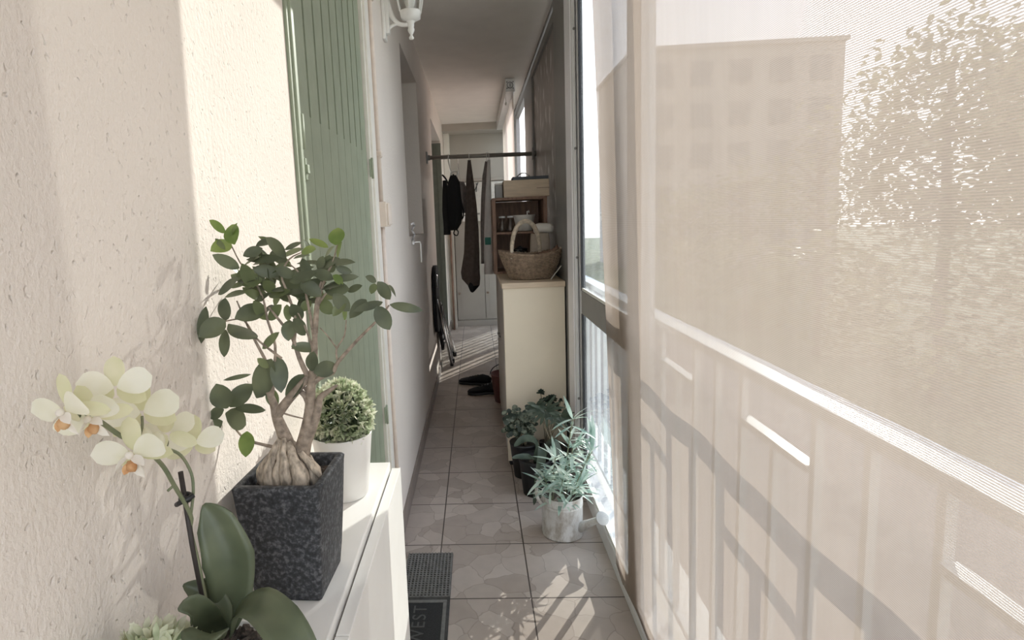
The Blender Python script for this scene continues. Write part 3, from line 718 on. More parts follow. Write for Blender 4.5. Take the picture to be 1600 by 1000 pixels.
b.tube(spath([at(333, 1000, .515), at(312, 890, .525), at(298, 830, .53), at(298, 805, .53), at(272, 758, .515), at(252, 725, .50), at(215, 692, .475), at(190, 682, .455), at(150, 655, .43), at(118, 648, .405)]), .0021, 8)
b.tube(spath([at(298, 805, .53), at(302, 770, .535), at(299, 740, .54), at(283, 712, .54), at(262, 702, .53), at(240, 702, .515)]), .0016, 8)
b.tube(spath([at(215, 690, .475), at(222, 668, .478), at(222, 650, .48)]), .0012, 6)
b.tube(spath([at(258, 704, .53), at(262, 690, .53), at(255, 680, .525)]), .0012, 6)
b.tube(spath([at(272, 758, .515), at(262, 767, .513)]), .0014, 6)
b.build('stem', M['orchid_stem'], oc)
b = MB(); b.tube([at(331, 1010, .513), at(300, 850, .527), at(282, 737, .536)], .0026, 10); b.build('stake', M['stake'], oc)
b = MB(); p = at(289, 781, .531)
b.tube([p+Vector((-.008, -.002, -.004)), p+Vector((-.002, -.006, 0)), p+Vector((.006, -.004, .003)), p+Vector((.010, .0, .005))], .0026, 8)
ring(b, p, .0065, .0035, .006, Matrix.Rotation(R(15), 3, 'Y')); b.tube([p+Vector((0, -.003, 0)), p+Vector((.001, -.005, .009))], .002, 6); b.build('clip', M['black_metal'], oc)
def flower(px, py, y, size, facing, spin=0, lip=True, squash=1):
    c = at(px, py, y); f = Vector(facing).normalized(); upv = Vector((0, 0, 1)); s = f.cross(upv).normalized(); u = s.cross(f).normalized()
    cs, sn = math.cos(spin), math.sin(spin); s, u = s*cs+u*sn, u*cs-s*sn
    fl = MB()
    def petal(ang, L, w_, off=0, back=.12, peak=.55, mi=0, fold=.22):
        d = (s*math.cos(R(ang))+u*math.sin(R(ang))); fl.mi = mi
        fl.leaf(c+f*off+d*L*.05, c+d*L+f*(off-back*L), w_, f, -fold, -.16 if mi == 0 else .12, 8, peak, .6)
    petal(92, size*.52, size*.30, -.0022, .22, .55, 1); petal(212, size*.54, size*.29, -.0026, .25, .5, 1); petal(-35, size*.54, size*.29, -.0030, .25, .5, 1)
    petal(166, size*.54, size*.44, .0012, .02, .6, 0, .12); petal(16, size*.54, size*.44, .0016, .02, .6, 0, .12)
    o = fl.build('flower', [M['petal'], M['sepal']], oc, 'raw')
    if lip:
        l = MB(); d = -u
        l.blob(c+f*size*.10+u*size*.03, (size*.06,)*3, 8, 6)
        l.leaf(c+f*size*.06-u*size*.02, c+f*size*.20-u*size*.34-s*size*.10, size*.16, f, .3, .2, 5, .55)
        l.leaf(c+f*size*.06, c+f*size*.22-u*size*.10+s*size*.22, size*.15, u, .4, .1, 5); l.leaf(c+f*size*.06, c+f*size*.22-u*size*.10-s*size*.22, size*.15, u, .4, .1, 5)
        l.build('lip', M['lip'], o, 'raw')
        t = MB(); t.blob(c+f*size*.15-u*size*.13, (size*.09, size*.07, size*.09), 10, 6, .3)
        t.leaf(c+f*size*.14-u*size*.06, c+f*size*.24-u*size*.20+s*size*.10, size*.12, f, .4, .1, 5); t.build('throat', M['lip_orange'], o, 'raw')
    return o
K_ = 1/CF
flower(104, 641, .385, .050, (-.15, -.75, -.25), -.25)
flower(143, 652, .412, .050, (.15, -.80, -.20), -.45)
flower(180, 606, .440, .052, (.55, -.75, .15), .05, False)
flower(222, 645, .478, .060, (.50, -.80, .10), -.05, False)
flower(207, 708, .448, .057, (.15, -.90, -.20), -.12)
flower(304, 692, .566, .056, (.60, -.75, .05), .12, False)
flower(262, 676, .525, .052, (-.55, .70, .1), .1, False)
bd = MB(); bd.blob(at(245, 690, .505), (.0075, .007, .010), 10, 8); bd.blob(at(228, 683, .49), (.0065, .006, .009), 10, 8); bd.build('bud', M['petal'], oc)

# ------------------------------------------------------------------ doormat
dm = thing('doormat', (-.22, 1.72, 0), 'dark rubber doormat with studded grid and lettered panel on the floor', 'doormat')
MX0, MX1, MY0, MY1 = -.312, -.135, 1.22, 2.066
b = MB(); b.bx(MX0, MX1, MY0, MY1, .0005, .006, .002); b.build('base', M['rubber'], dm)
b = MB()
nx, ny = 13, 20
for i in range(nx+1):
    x = MX0+.004+(MX1-MX0-.008)*i/nx; b.bx(x-.0028, x+.0028, 1.80, MY1-.004, .006, .0105)
for j in range(ny+1):
    y = 1.802+(MY1-.008-1.802)*j/ny; b.bx(MX0+.003, MX1-.003, y-.0028, y+.0028, .006, .0095)
b.build('rubber_grid', M['rubber_grey'], dm)
b = MB(); IX0, IX1, IY1, IY0 = MX0+.010, MX1-.010, 1.782, MY0+.01
b.bx(IX0, IX1, IY1-.014, IY1, .006, .011, .002); b.bx(IX0, IX0+.013, IY0, IY1-.014, .006, .011, .002); b.bx(IX1-.013, IX1, IY0, IY1-.014, .006, .011, .002); b.build('border', M['rubber_grey'], dm)
b = MB(); b.bx(IX0+.013, IX1-.013, IY0, IY1-.014, .006, .009); b.build('carpet_panel', M['mat_carpet'], dm)
fc = bpy.data.curves.new('mat_text', 'FONT'); fc.body = 'WEST'; fc.size = .064; fc.extrude = .0008; fc.space_character = 1.15
ft = bpy.data.objects.new('mat_text', fc); COL.objects.link(ft)
bpy.context.view_layer.update(); dg = bpy.context.evaluated_depsgraph_get(); tm = bpy.data.meshes.new_from_object(ft.evaluated_get(dg))
bpy.data.objects.remove(ft); tm.materials.clear(); tm.materials.append(M['mat_letter'])
xs = [v.co.x for v in tm.vertices]; wid = max(xs)
tm.transform(Matrix.Rotation(R(90), 4, 'Z')); tx = bpy.data.objects.new('lettering', tm); COL.objects.link(tx); tx.parent = dm
tx.location = Vector((-.212, 1.752-wid, .0100))-dm.location

# ------------------------------------------------------------------ watering can with foliage
wt = thing('watering_can', (.318, 2.215, 0), 'weathered zinc watering can planted with blue-green lance leaves', 'watering can')
wc = Vector((.318, 2.215, 0)); b = MB()
b.lathe([(.0005, .003), (.082, .003), (.084, .0), (.085, .004), (.0835, .010), (.0835, .128), (.0855, .131), (.0835, .134), (.0835, .140), (.0855, .143), (.0835, .146), (.0840, .168), (.0855, .173), (.083, .174), (.081, .168), (.080, .13), (.0005, .128)], wc, 56); b.build('body', M['zinc'], wt)
b = MB(); b.tube(spath([wc+Vector((-.080, -.02, .13)), wc+Vector((-.103, -.025, .165)), wc+Vector((-.105, -.025, .215)), wc+Vector((-.088, -.02, .25)), wc+Vector((-.05, -.01, .262))]), .007, 10); b.build('handle', M['zinc'], wt)
sp0, sp1 = wc+Vector((.066, -.045, .045)), Vector((.449, 2.10, .118)); b = MB(); b.tube([sp0, sp0*.5+sp1*.5, sp1], [.022, .015, .011], 16); b.build('spout', M['zinc'], wt)
b = MB(); d = Vector((.35, -1.0, .75)).normalized(); q4 = d.to_track_quat('Z', 'Y').to_matrix()
b.lathe([(.010, -.012), (.013, .0), (.027, .020), (.0275, .023), (.025, .0245), (.0005, .027)], sp1, 24, axis=q4); b.build('rose', simple('grey_zinc', (.40, .395, .38), .5, .2), wt)
b = MB()
for i in range(3):
    for k in range(6+4*i):
        a = 2*math.pi*k/(6+4*i); p = sp1+q4 @ Vector((.006*(i+1)*math.cos(a), .006*(i+1)*math.sin(a), .0262)); b.box(p, (.0014,)*3, q4)
b.build('rose_holes', M['alu_dark'], wt)
b = MB(); b.lathe([(.0005, .150), (.079, .148)], wc, 32); b.build('moss', M['soil'], wt)
b = MB(); q = random.Random(12)
stems = [((895, 655), (.0, .02)), ((868, 715), (-.07, -.02)), ((925, 705), (.05, -.03)), ((880, 745), (-.02, -.07)), ((905, 760), (.03, -.06)), ((850, 745), (-.07, -.05)), ((895, 700), (.03, .04)), ((932, 690), (.07, .02))]
st = MB()
for si, ((px, py), (dx, dy)) in enumerate(stems):
    top = at(px, py, 2.2+dy); base = wc+Vector((dx*.5, dy*.4, .14)); mid = base*.5+top*.5+Vector((dx*.15, dy*.15, .03))
    if top.x > .452: top.x = .452
    pth = bez(base, mid, top, 10); st.tube(pth, .0022, 6)
    for i in range(3, 11):
        p = pth[i]
        for j in range(3 if i < 10 else 5):
            a = q.uniform(0, 6.283); el = q.uniform(-.35, .75) if i < 10 else q.uniform(-.1, 1.2)
            d = Vector((math.cos(a)*math.cos(el), math.sin(a)*math.cos(el), math.sin(el))); L = q.uniform(.06, .12)
            t = p+d*L
            if t.x > .458: t.x = .458-q.uniform(0, .02)
            if t.z < .12: continue
            b.mi = 1 if (q.random() < .45) else 0
            b.leaf(p, t, L*q.uniform(.11, .165), (0, 0, 1) if abs(d.z) < .8 else (0, -1, 0), .25, q.uniform(.0, .25), 6, .45, .9)
for i in range(26):   # low fringe
    a = q.uniform(0, 6.283); p = wc+Vector((.05*math.cos(a), .05*math.sin(a), .15)); el = q.uniform(.1, 1.1); L = q.uniform(.06, .10)
    t = p+Vector((math.cos(a)*math.cos(el), math.sin(a)*math.cos(el), math.sin(el)))*L
    t.x = min(t.x, .458); b.mi = q.choice((0, 0, 1)); b.leaf(p, t, L*.15, (0, 0, 1), .2, .3, 5, .45, .9)
b.build('foliage', [M['bamboo'], M['bamboo_pale']], wt, 'raw'); st.build('stems', M['orchid_stem'], wt)

# ------------------------------------------------------------------ dark potted plants by the console
def clampx(p, lo=.02, hi=.45): p.x = max(lo, min(hi, p.x)); return p
pa = thing('potted_plant', (.245, 2.56, 0), 'black plastic pot with broad drooping strap leaves behind the watering can', 'potted plant')
b = MB(); c = Vector((.245, 2.565, 0)); b.lathe([(.0005, .002), (.058, .002), (.060, .0), (.076, .16), (.080, .175), (.077, .178), (.073, .165), (.0005, .155)], c, 40); b.build('pot', M['black_pot'], pa)
b = MB(); b.lathe([(.0005, .16), (.072, .157)], c, 24); b.build('soil', M['soil'], pa)
def strap(pts, w_):
    P = spath(pts, 5); n = len(P); rows = []
    for i, p in enumerate(P):
        t = i/(n-1); d = (P[min(i+1, n-1)]-P[max(i-1, 0)]).normalized(); s = d.cross(Vector((.1, -.5, .9))).normalized(); ww = w_*.5*math.sin(math.pi*min(1, .12+t*.88))**.6*(1 if t < .99 else .05)
        nn = s.cross(d); rows.append([b.bm.verts.new(p-s*ww+nn*ww*.25), b.bm.verts.new(p), b.bm.verts.new(p+s*ww+nn*ww*.25)])
    for a, e in zip(rows, rows[1:]):
        for k in (0, 1):
            f = b._face([a[k], a[k+1], e[k+1], e[k]]); f.smooth = True
b = MB()
strap([c+Vector((0, -.02, .16)), at(836, 692, 2.50), at(820, 686, 2.47), at(803, 698, 2.44)], .045)
strap([c+Vector((.02, -.02, .16)), at(848, 700, 2.45), at(842, 745, 2.40), at(834, 790, 2.38)], .040)
strap([c+Vector((.01, -.03, .16)), at(830, 715, 2.45), at(812, 714, 2.42), at(800, 716, 2.40)], .032)
strap([c+Vector((.03, .0, .16)), at(862, 690, 2.52), at(872, 705, 2.50), at(880, 730, 2.48)], .04)
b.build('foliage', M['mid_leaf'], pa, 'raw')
pb = thing('potted_plant', (.20, 2.74, 0), 'variegated leafy plant in a dark pot at the console corner', 'potted plant')
b = MB(); c = Vector((.207, 2.75, 0)); b.lathe([(.0005, .002), (.052, .002), (.070, .17), (.073, .182), (.068, .182), (.0005, .16)], c, 32); b.build('pot', M['black_pot'], pb)
b = MB(); q = random.Random(21)
for i in range(150):
    px, py = q.uniform(790, 838), q.uniform(634, 680); p = at(px, py, 2.72+q.uniform(-.06, .05))
    if math.hypot((px-812)/28, (py-658)/27) > 1: continue
    a = q.uniform(0, 6.28); t = p+Vector((math.cos(a)*.03, q.uniform(-.02, .01), math.sin(a)*.02-.006)); b.mi = q.choice((0, 0, 1)); clampx(t, .09); clampx(p, .09)
    b.leaf(p, t, .024, (q.uniform(-.3, .3), -.7, .7), .15, .1, 5, .5, .7)
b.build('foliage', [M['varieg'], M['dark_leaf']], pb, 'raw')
b = MB()
for i in range(5): a = i*1.25; b.tube(bez(c+Vector((.01*math.cos(a), .01*math.sin(a), .16)), c+Vector((.02*math.cos(a), -.02, .25)), at(800+8*i, 650+4*(i % 2), 2.72), 5), .003, 6)
b.build('stems', M['twig'], pb)
pcc = thing('potted_plant', (.325, 2.64, 0), 'dark plant with fan of narrow fingers between can and console', 'potted plant')
b = MB(); c = Vector((.355, 2.68, 0)); b.lathe([(.0005, .002), (.050, .002), (.064, .17), (.067, .182), (.062, .182), (.0005, .16)], c, 32); b.build('pot', M['black_pot'], pcc)
b = MB(); stm = MB()
for (px, py, rad, n0) in ((852, 640, 30, 12), (876, 650, 24, 10), (838, 632, 18, 9)):
    hub = at(px, py, 2.60); stm.tube(bez(c+Vector((0, 0, .16)), c*.5+hub*.5+Vector((0, 0, .06)), hub, 6), .0035, 6)
    for k in range(n0):
        a = R(150+k*(300/n0)); L = rad*2.6/CF*(1.0 if k % 2 else .9); t = hub+Vector((math.cos(a)*L, -.03-.02*math.sin(a), math.sin(a)*L)); clampx(t, .1)
        b.leaf(hub, t, .016, (0, -.8, .6), .2, .12, 6, .5, .8)
b.build('foliage', M['mid_leaf'], pcc, 'raw'); stm.build('stems', M['twig'], pcc)
pd = thing('potted_plant', (.33, 2.78, 0), 'upright rosette-leaved plant rising before the cream console front', 'potted plant')
b = MB(); c = Vector((.32, 2.80, 0)); b.lathe([(.0005, .002), (.022, .002), (.029, .15), (.030, .16), (.027, .16), (.0005, .15)], c, 24); b.build('pot', M['black_pot'], pd)
b = MB(); stm = MB(); q = random.Random(4)
for (px, py, rr) in ((845, 614, 7), (852, 626, 9), (862, 624, 9), (866, 634, 8), (844, 634, 9), (876, 626, 4), (856, 640, 10), (872, 640, 6), (884, 632, 3)):
    hub = at(px, py, 2.76); stm.tube(bez(c+Vector((0, 0, .14)), c*.5+hub*.5+Vector((.01, -.01, .05)), hub, 6), .0022, 6)
    for k in range(14):
        a = q.uniform(0, 6.28); el = q.uniform(-.3, 1.2); L = rr*2.76/CF*1.1; d = Vector((math.cos(a)*math.cos(el), math.sin(a)*math.cos(el)*.6, math.sin(el)))
        b.leaf(hub, hub+d*L, L*.62, (0, -.5, 1), .2, .1, 4, .6, .7)
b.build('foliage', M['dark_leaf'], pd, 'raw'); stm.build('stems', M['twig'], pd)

# ------------------------------------------------------------------ console cabinet
CX0, CX1, CY0, CY1, CZ = .128, .444, 2.86, 3.80, .985
cs = thing('console_cabinet', (.286, 3.33, 0), 'cream sideboard cabinet with pale wooden top standing by the windows', 'cabinet')
b = MB(); b.bx(CX0-.004, CX1+.003, CY0-.012, CY1, CZ-.028, CZ, .003); b.build('top', M['pale_wood'], cs)
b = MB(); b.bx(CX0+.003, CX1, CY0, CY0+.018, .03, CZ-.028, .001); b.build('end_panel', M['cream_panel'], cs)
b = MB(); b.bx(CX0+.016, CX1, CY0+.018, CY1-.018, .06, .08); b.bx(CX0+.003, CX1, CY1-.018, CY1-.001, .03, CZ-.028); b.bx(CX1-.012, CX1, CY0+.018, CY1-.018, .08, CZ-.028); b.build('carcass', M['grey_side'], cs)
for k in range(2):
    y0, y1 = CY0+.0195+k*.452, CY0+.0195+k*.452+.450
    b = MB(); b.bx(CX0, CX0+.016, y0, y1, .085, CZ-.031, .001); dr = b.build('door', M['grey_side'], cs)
    b = MB(); b.tube([(CX0-.001, y1-.05 if k == 0 else y0+.05, .62), (CX0-.016, y1-.05 if k == 0 else y0+.05, .62)], .007, 10); b.build('knob', M['alu_dark'], dr)
for (x, y) in ((CX0+.025, CY0+.03), (CX1-.03, CY0+.03), (CX0+.025, CY1-.03), (CX1-.03, CY1-.03)):
    b = MB(); b.lathe([(.014, 0), (.02, .03)], (x, y, 0), 12, cap=True); b.build('foot', M['black_metal'], cs)

# wicker basket on the console
bk = thing('wicker_basket', (.293, 3.03, CZ), 'brown woven wicker basket with pale hoop handle on the cream sideboard', 'basket')
bc = Vector((.293, 3.035, CZ)); HB = .125
def brad(t): return .105+.065*t**.75
def rimz(a, t): return t*(HB+.024*abs(math.cos(a))**1.5)
b = MB(); nst = 44
for rw in range(20):
    t0 = (rw+.5)/20; pts = []
    for k in range(nst*2+1):
        a = 2*math.pi*k/(nst*2); wv = .0032*(1 if (k+rw) % 2 else -1) * (1 if k % 2 or True else 0)
        r_ = brad(t0)+ (.0035 if (k//2+rw) % 2 else -.0025)
        pts.append(bc+Vector((r_*1.0*math.cos(a), r_*.66*math.sin(a), rimz(a, t0)+.004)))
    b.tube(pts, .0036, 5, False)
for k in range(nst):
    a = 2*math.pi*(k*2+.5)/(nst*2); b.tube([bc+Vector((brad(t)*math.cos(a), brad(t)*.66*math.sin(a), rimz(a, t)+.003)) for t in (0, .33, .66, 1)], .0028, 5)
b.build('weave', M['wicker'], bk)
b = MB(); b.lathe([(.0005, .004), (.106, .004)], bc, 32, 1, .66); b.build('base', M['wicker'], bk)
b = MB()
for w_ in (-.004, .004):
    pts = [bc+Vector((brad(1.02)*math.cos(2*math.pi*k/60)*1.0, brad(1.02)*.66*math.sin(2*math.pi*k/60), rimz(2*math.pi*k/60, 1.0)+.006+(w_ if k % 2 else -w_))) for k in range(61)]; b.tube(pts, .0045, 6, False)
b.build('rim', M['wicker'], bk)
hb = []
for k in range(33):
    a = math.pi*k/32; hb.append(bc+Vector((-.020-.082*math.cos(a)-.004, -.075+.15*k/32, .115+.195*math.sin(a)**.8)))
b = MB(); b.tube(hb, .0095, 10); hd = b.build('handle', M['wicker_pale'], bk)
b = MB()
for i in range(2, 31):
    p, q_ = hb[i], hb[i+1 if i < 32 else i]; d = (hb[i+1]-hb[i-1]).normalized()
    for s_ in (0, .5):
        pp_ = p*(1-s_)+q_*s_; ring(b, pp_, .0125, .009, .0034, d.to_track_quat('Z', 'Y').to_matrix(), 12)
b.build('handle_binding', M['wicker_pale'], hd)
lw = thing('folded_leather', (.37, 3.05, CZ+.05), 'tan folded leather flap poking out of the wicker basket', 'leather piece')
b = MB(); b.grid(lambda u, v: Vector((.275+.165*u, 3.00+.07*v+.01*math.sin(u*6), CZ+.112+.052*u*u+.012*v+.006*math.sin(u*9+v*4))), 14, 8)
o = b.build('flap', M['wood_brown'], lw, 'raw'); so = o.modifiers.new('s', 'SOLIDIFY'); so.thickness = .006
b = MB(); b.grid(lambda u, v: Vector((.40+.055*u, 2.985+.08*v, CZ+.120+.040*u+.010*math.sin(v*3.1))), 8, 8); o = b.build('pale_flap', M['leather'], lw, 'raw'); so = o.modifiers.new('s', 'SOLIDIFY'); so.thickness = .006

# brown crate with shelf
KX0, KX1, KY0, KY1, KZ1 = .105, .428, 3.36, 3.66, 1.437
cr = thing('wooden_crate', (.266, 3.5, CZ), 'brown open-fronted wooden crate with a shelf standing on the sideboard', 'crate')
b = MB(); b.bx(KX0, KX0+.020, KY0, KY1, CZ+.001, KZ1, .002); b.build('side_panel', M['wood_brown'], cr)
b = MB(); b.bx(KX1-.020, KX1, KY0, KY1, CZ+.001, KZ1, .002); b.build('side_panel', M['wood_brown'], cr)
b = MB(); b.bx(KX0+.0205, KX1-.0205, KY0, KY1, KZ1-.016, KZ1, .002); b.build('top_panel', M['wood_brown'], cr)
b = MB(); b.bx(KX0+.0205, KX1-.0205, KY0, KY1, CZ+.001, CZ+.014); b.build('bottom_panel', M['wood_brown'], cr)
b = MB(); b.bx(KX0+.0205, KX1-.0205, KY1-.010, KY1, CZ+.015, KZ1-.017); b.build('back_panel', M['wood_brown'], cr)
b = MB(); b.bx(KX0+.0205, KX1-.0205, KY0+.005, KY1-.011, 1.222, 1.234); b.build('shelf', M['wood_brown'], cr)
pl = thing('planter_bowl', (.30, 3.46, 1.235), 'whitish tapered planter with two small handles on the crate shelf', 'planter')
b = MB(); b.lathe([(.0005, .001), (.045, .001), (.048, .004), (.066, .095), (.068, .098), (.064, .098), (.045, .01), (.0005, .008)], (.300, 3.46, 1.2345), 32); b.build('bowl', M['book'], pl)
b = MB(); b.tube([(.318, 3.45, 1.33), (.318, 3.45, 1.352), (.328, 3.45, 1.358), (.328, 3.45, 1.345)], .004, 6); b.build('peg', M['white_plastic'], pl)
for i, x in enumerate((.165, .215)):
    g = thing('glass_jar', (x, 3.45, 1.235), ('clear glass jar at the left end of the crate shelf', 'clear glass jar beside the planter on the crate shelf')[i], 'jar', 'glass jars on the crate shelf')
    b = MB(); b.lathe([(.0005, .001), (.022, .001), (.024, .008), (.024, .06), (.017, .072), (.017, .085), (.019, .085)], (x, 3.45, 1.2345), 24); b.build('jar', M['clear_glass'], g)
    b = MB(); b.lathe([(.0195, .085), (.0195, .095), (.0005, .096)], (x, 3.45, 1.2345), 24); b.build('lid', M['alu'], g)
kp = thing('black_pot', (.285, 3.45, 1.0), 'glossy black round pot in the crate below the shelf', 'pot')
b = MB(); b.lathe([(.0005, .001), (.04, .001), (.058, .04), (.056, .09), (.045, .125), (.048, .13), (.042, .128), (.05, .08), (.0005, .02)], (.270, 3.47, CZ+.014), 32); b.build('body', simple('black_glaze', (.012, .012, .012), .12), kp)
b = MB(); b.blob((.270, 3.47, CZ+.15), (.012, .012, .012)); b.lathe([(.0005, .138), (.044, .130)], (.270, 3.47, CZ+.0145), 24); b.build('lid', M['black_metal'], kp)
tb = thing('canvas_bag', (.36, 3.33, CZ), 'beige upright cloth bag with rolled top at crate front right', 'bag')
def rr(cx, cy, z, hx, hy, n=20): return [Vector((cx+hx*math.copysign(abs(math.cos(2*math.pi*k/n))**.5, math.cos(2*math.pi*k/n)), cy+hy*math.copysign(abs(math.sin(2*math.pi*k/n))**.5, math.sin(2*math.pi*k/n)), z+.004*math.sin(k*1.7))) for k in range(n)]
b = MB(); b.loft([rr(.372, 3.30, CZ+.006, .055, .04), rr(.372, 3.30, CZ+.08, .058, .044), rr(.374, 3.30, CZ+.17, .057, .042), rr(.374, 3.30, CZ+.235, .052, .036)], True); b.build('body', M['leather'], tb)
b = MB(); b.tube([(.335, 3.285, CZ+.262), (.37, 3.28, CZ+.268), (.42, 3.283, CZ+.266), (.447, 3.285, CZ+.262)], [.022, .028, .028, .024], 12); b.build('rolled_top', M['warm_laminate'], tb)
cbx = thing('storage_box', (.31, 3.5, KZ1), 'long cream box lying on top of the brown crate', 'box')
b = MB(); b.bx(.178, .448, 3.40, 3.60, KZ1+.001, KZ1+.102, .004); b.build('body', M['pale_wood'], cbx)
b = MB(); b.bx(.373, .449, 3.3985, 3.3995, KZ1+.048, KZ1+.052); b.build('seam', M['edge_brown'], cbx)
bl2 = thing('storage_box', (.16, 3.52, KZ1), 'small dark box squeezed left of the long cream box on the crate', 'box')
b = MB(); b.bx(.130, .174, 3.46, 3.58, KZ1+.001, KZ1+.08, .003); b.build('body', M['alu_dark'], bl2); b = MB(); b.bx(.131, .173, 3.461, 3.579, KZ1+.0805, KZ1+.092, .002); b.build('lid', M['book'], bl2)
ty = thing('tray', (.34, 3.5, KZ1+.103), 'flat dark blue-grey tray resting on the long cream box', 'tray')
b = MB(); b.bx(.235, .447, 3.42, 3.58, KZ1+.1025, KZ1+.112, .002)
for (x0, x1, y0, y1) in ((.235, .447, 3.42, 3.426), (.235, .447, 3.574, 3.58), (.235, .241, 3.426, 3.574), (.441, .447, 3.426, 3.574)): b.bx(x0, x1, y0, y1, KZ1+.112, KZ1+.122)
b.build('tray', simple('slate_plastic', (.07, .08, .095), .5), ty)
b = MB(); b.tube(bez((.262, 3.43, KZ1+.124), (.30, 3.45, KZ1+.165), (.335, 3.43, KZ1+.124), 8), .004, 6); b.build('handle', M['chrome'], ty)
wp = thing('paper_sheet', (.428, 3.0, CZ), 'white paper sheet leaning between basket and window frame', 'paper')
b = MB(); b.grid(lambda u, v: Vector((.385+.055*u+.001*math.sin(v*3), 2.93+.03*v, CZ+.003+.070*u)), 8, 4); o = b.build('sheet', M['book'], wp, 'raw'); so = o.modifiers.new('s', 'SOLIDIFY'); so.thickness = .002

# ------------------------------------------------------------------ drying rail and what hangs on it
RY, RZ_ = 4.40, 1.808
dr = thing('hanging_rail', (.03, RY, RZ_), 'round grey metal rail spanning the balcony above the sideboard', 'rail')
b = MB(); b.tube([(XL+.006, RY, RZ_), (.464, RY, RZ_-.008)], .0155, 16); b.build('rod', simple('grey_rod', (.30, .28, .25), .45, .3), dr)
for (x, z) in ((XL+.001, RZ_), (.452, RZ_-.008)):
    b = MB(); b.bx(x, x+.012, RY-.022, RY+.022, z-.045, z+.045, .003); b.tube([(x+.006, RY, z), (x+.03, RY, z)], .02, 14); b.build('bracket', M['alu_dark'], dr)
def drape(name, secs, m, parent, n=26, seed=1, fold=.25, twist=0):
    q = random.Random(seed); ph = [q.uniform(0, 6.28) for _ in range(4)]; rings = []
    for i, (c, rx, ry) in enumerate(secs):
        rings.append([Vector(c)+Vector((rx*math.cos(2*math.pi*k/n)*(1+fold*math.sin(5*2*math.pi*k/n+ph[0]+i*.25)), ry*math.sin(2*math.pi*k/n)*(1+fold*math.sin(3*2*math.pi*k/n+ph[1]+i*.2)), 0)) for k in range(n)])
    b = MB(); b.loft(rings, True); return b.build(name, m, parent)
def hook(parent, x, z0, y=RY):
    b = MB(); b.tube([(x, y, z0), (x, y-.017, RZ_-.012), (x, y-.019, RZ_), (x, y-.012, RZ_+.017), (x, y+.006, RZ_+.019), (x+.002, y+.018, RZ_+.006)], .003, 6); b.build('hook', M['white_plastic'], parent)
tc = thing('hanging_cloth', (-.03, RY, .76), 'long dark taupe cloth tapering up to the rail with a black tail', 'cloth')
P = lambda px, py: at(px, py, RY)
def sec(pl, pr, py, ry): a, c = P(pl, py), P(pr, py); return ((a+c)/2, (c-a).length/2, ry)
drape('cloth', [sec(731, 735, 250, .008), sec(729, 738, 275, .014), sec(728, 743, 320, .02), sec(727, 746, 360, .026), sec(726, 747, 395, .03), sec(722, 747, 425, .032), sec(724, 748, 435, .03), sec(733, 748, 446, .022)], M['taupe_cloth'], tc, seed=3)
drape('black_tail', [sec(731, 748, 438, .02), sec(732, 747, 447, .018), sec(735, 741, 455, .01), sec(737, 739, 457, .003)], M['black_fabric'], tc, seed=4)
hook(tc, P(733, 250).x, P(733, 252).z)
wcl = thing('hanging_cloth', (.10, RY, .88), 'long white cloth hanging from rail with a teal patch near the bottom', 'cloth')
drape('cloth', [sec(762, 766, 250, .006), sec(760, 767, 280, .012), sec(758, 768, 320, .018), sec(757, 769, 360, .02), sec(757, 770, 400, .022), sec(757, 771, 428, .02)], M['white_cloth'], wcl, seed=6, fold=.12)
p0, p1 = P(757.5, 371), P(767, 382); b = MB(); b.bx(p0.x, p1.x, RY-.030, RY-.022, p1.z, p0.z, .002); b.build('patch', M['teal'], wcl)
hook(wcl, P(764, 250).x, P(764, 252).z)
gcl = thing('hanging_cloth', (.05, RY+.07, .98), 'narrow grey cloth hanging between the taupe and the white cloth', 'cloth')
Q4 = lambda px, py: at(px, py, RY+.06)
def sec2(pl, pr, py, ry): a, c = Q4(pl, py), Q4(pr, py); return ((a+c)/2, (c-a).length/2, ry)
drape('cloth', [sec2(758, 763, 252, .006), sec2(754, 762, 275, .012), sec2(752, 760, 310, .016), sec2(751, 759, 350, .018), sec2(752, 758, 400, .016), sec2(752, 757, 412, .012)], M['grey_cloth'], gcl, seed=8)
hook(gcl, Q4(760, 252).x, Q4(760, 254).z, RY+.002)
P = lambda px, py: at(px, py, RY-.085)
bg = thing('black_bag', (-.16, RY-.085, 1.2), 'bunched black bag with straps hanging from the rail by white clip', 'bag')
drape('body', [sec(704, 712, 274, .015), sec(701, 717, 285, .03), sec(699, 719, 305, .033), sec(698, 721, 325, .036), sec(697, 722, 340, .036), sec(697, 720, 350, .03), sec(699, 714, 360, .02)], M['black_fabric'], bg, seed=11, fold=.2)
drape('pouch', [sec(692, 697, 282, .01), sec(692, 701, 300, .02), sec(692, 702, 330, .025), sec(694, 704, 355, .03), sec(694, 704, 367, .02)], M['black_fabric'], bg, seed=12, fold=.2)
b = MB(); b.tube(spath([P(691, 273), P(698, 282), P(702, 296), P(696, 312), P(694, 330)]), .007, 6); b.tube(spath([P(708, 272), P(716, 296), P(724, 330), P(722, 342), P(712, 344)]), .006, 6)
b.tube(spath([P(714, 342), P(712, 356), P(716, 362), P(714, 368), P(709, 365), P(711, 358)]), .005, 6); b.build('strap', M['black_fabric'], bg)
b = MB(); b.tube(spath([P(706, 281), P(704, 272), P(709, 268), P(715, 270), P(713, 277), P(711, 284)]), .006, 6); b.tube([P(712, 342), P(714, 350)], .006, 6); b.build('clip', M['white_plastic'], bg)
b = MB(); b.tube([P(700, 249), P(703, 262), P(706, 271)], .004, 6); b.tube([P(700, 249), Vector((P(700, 247).x, RY-.018, RZ_)), Vector((P(700, 247).x, RY, RZ_+.018))], .004, 6); b.build('cord', M['white_cloth'], bg)
gh = thing('grey_garment', (-.1, RY+.09, 1.2), 'grey hooded garment partly hidden behind the black bag', 'garment')
T5 = lambda px, py: at(px, py, RY+.13)
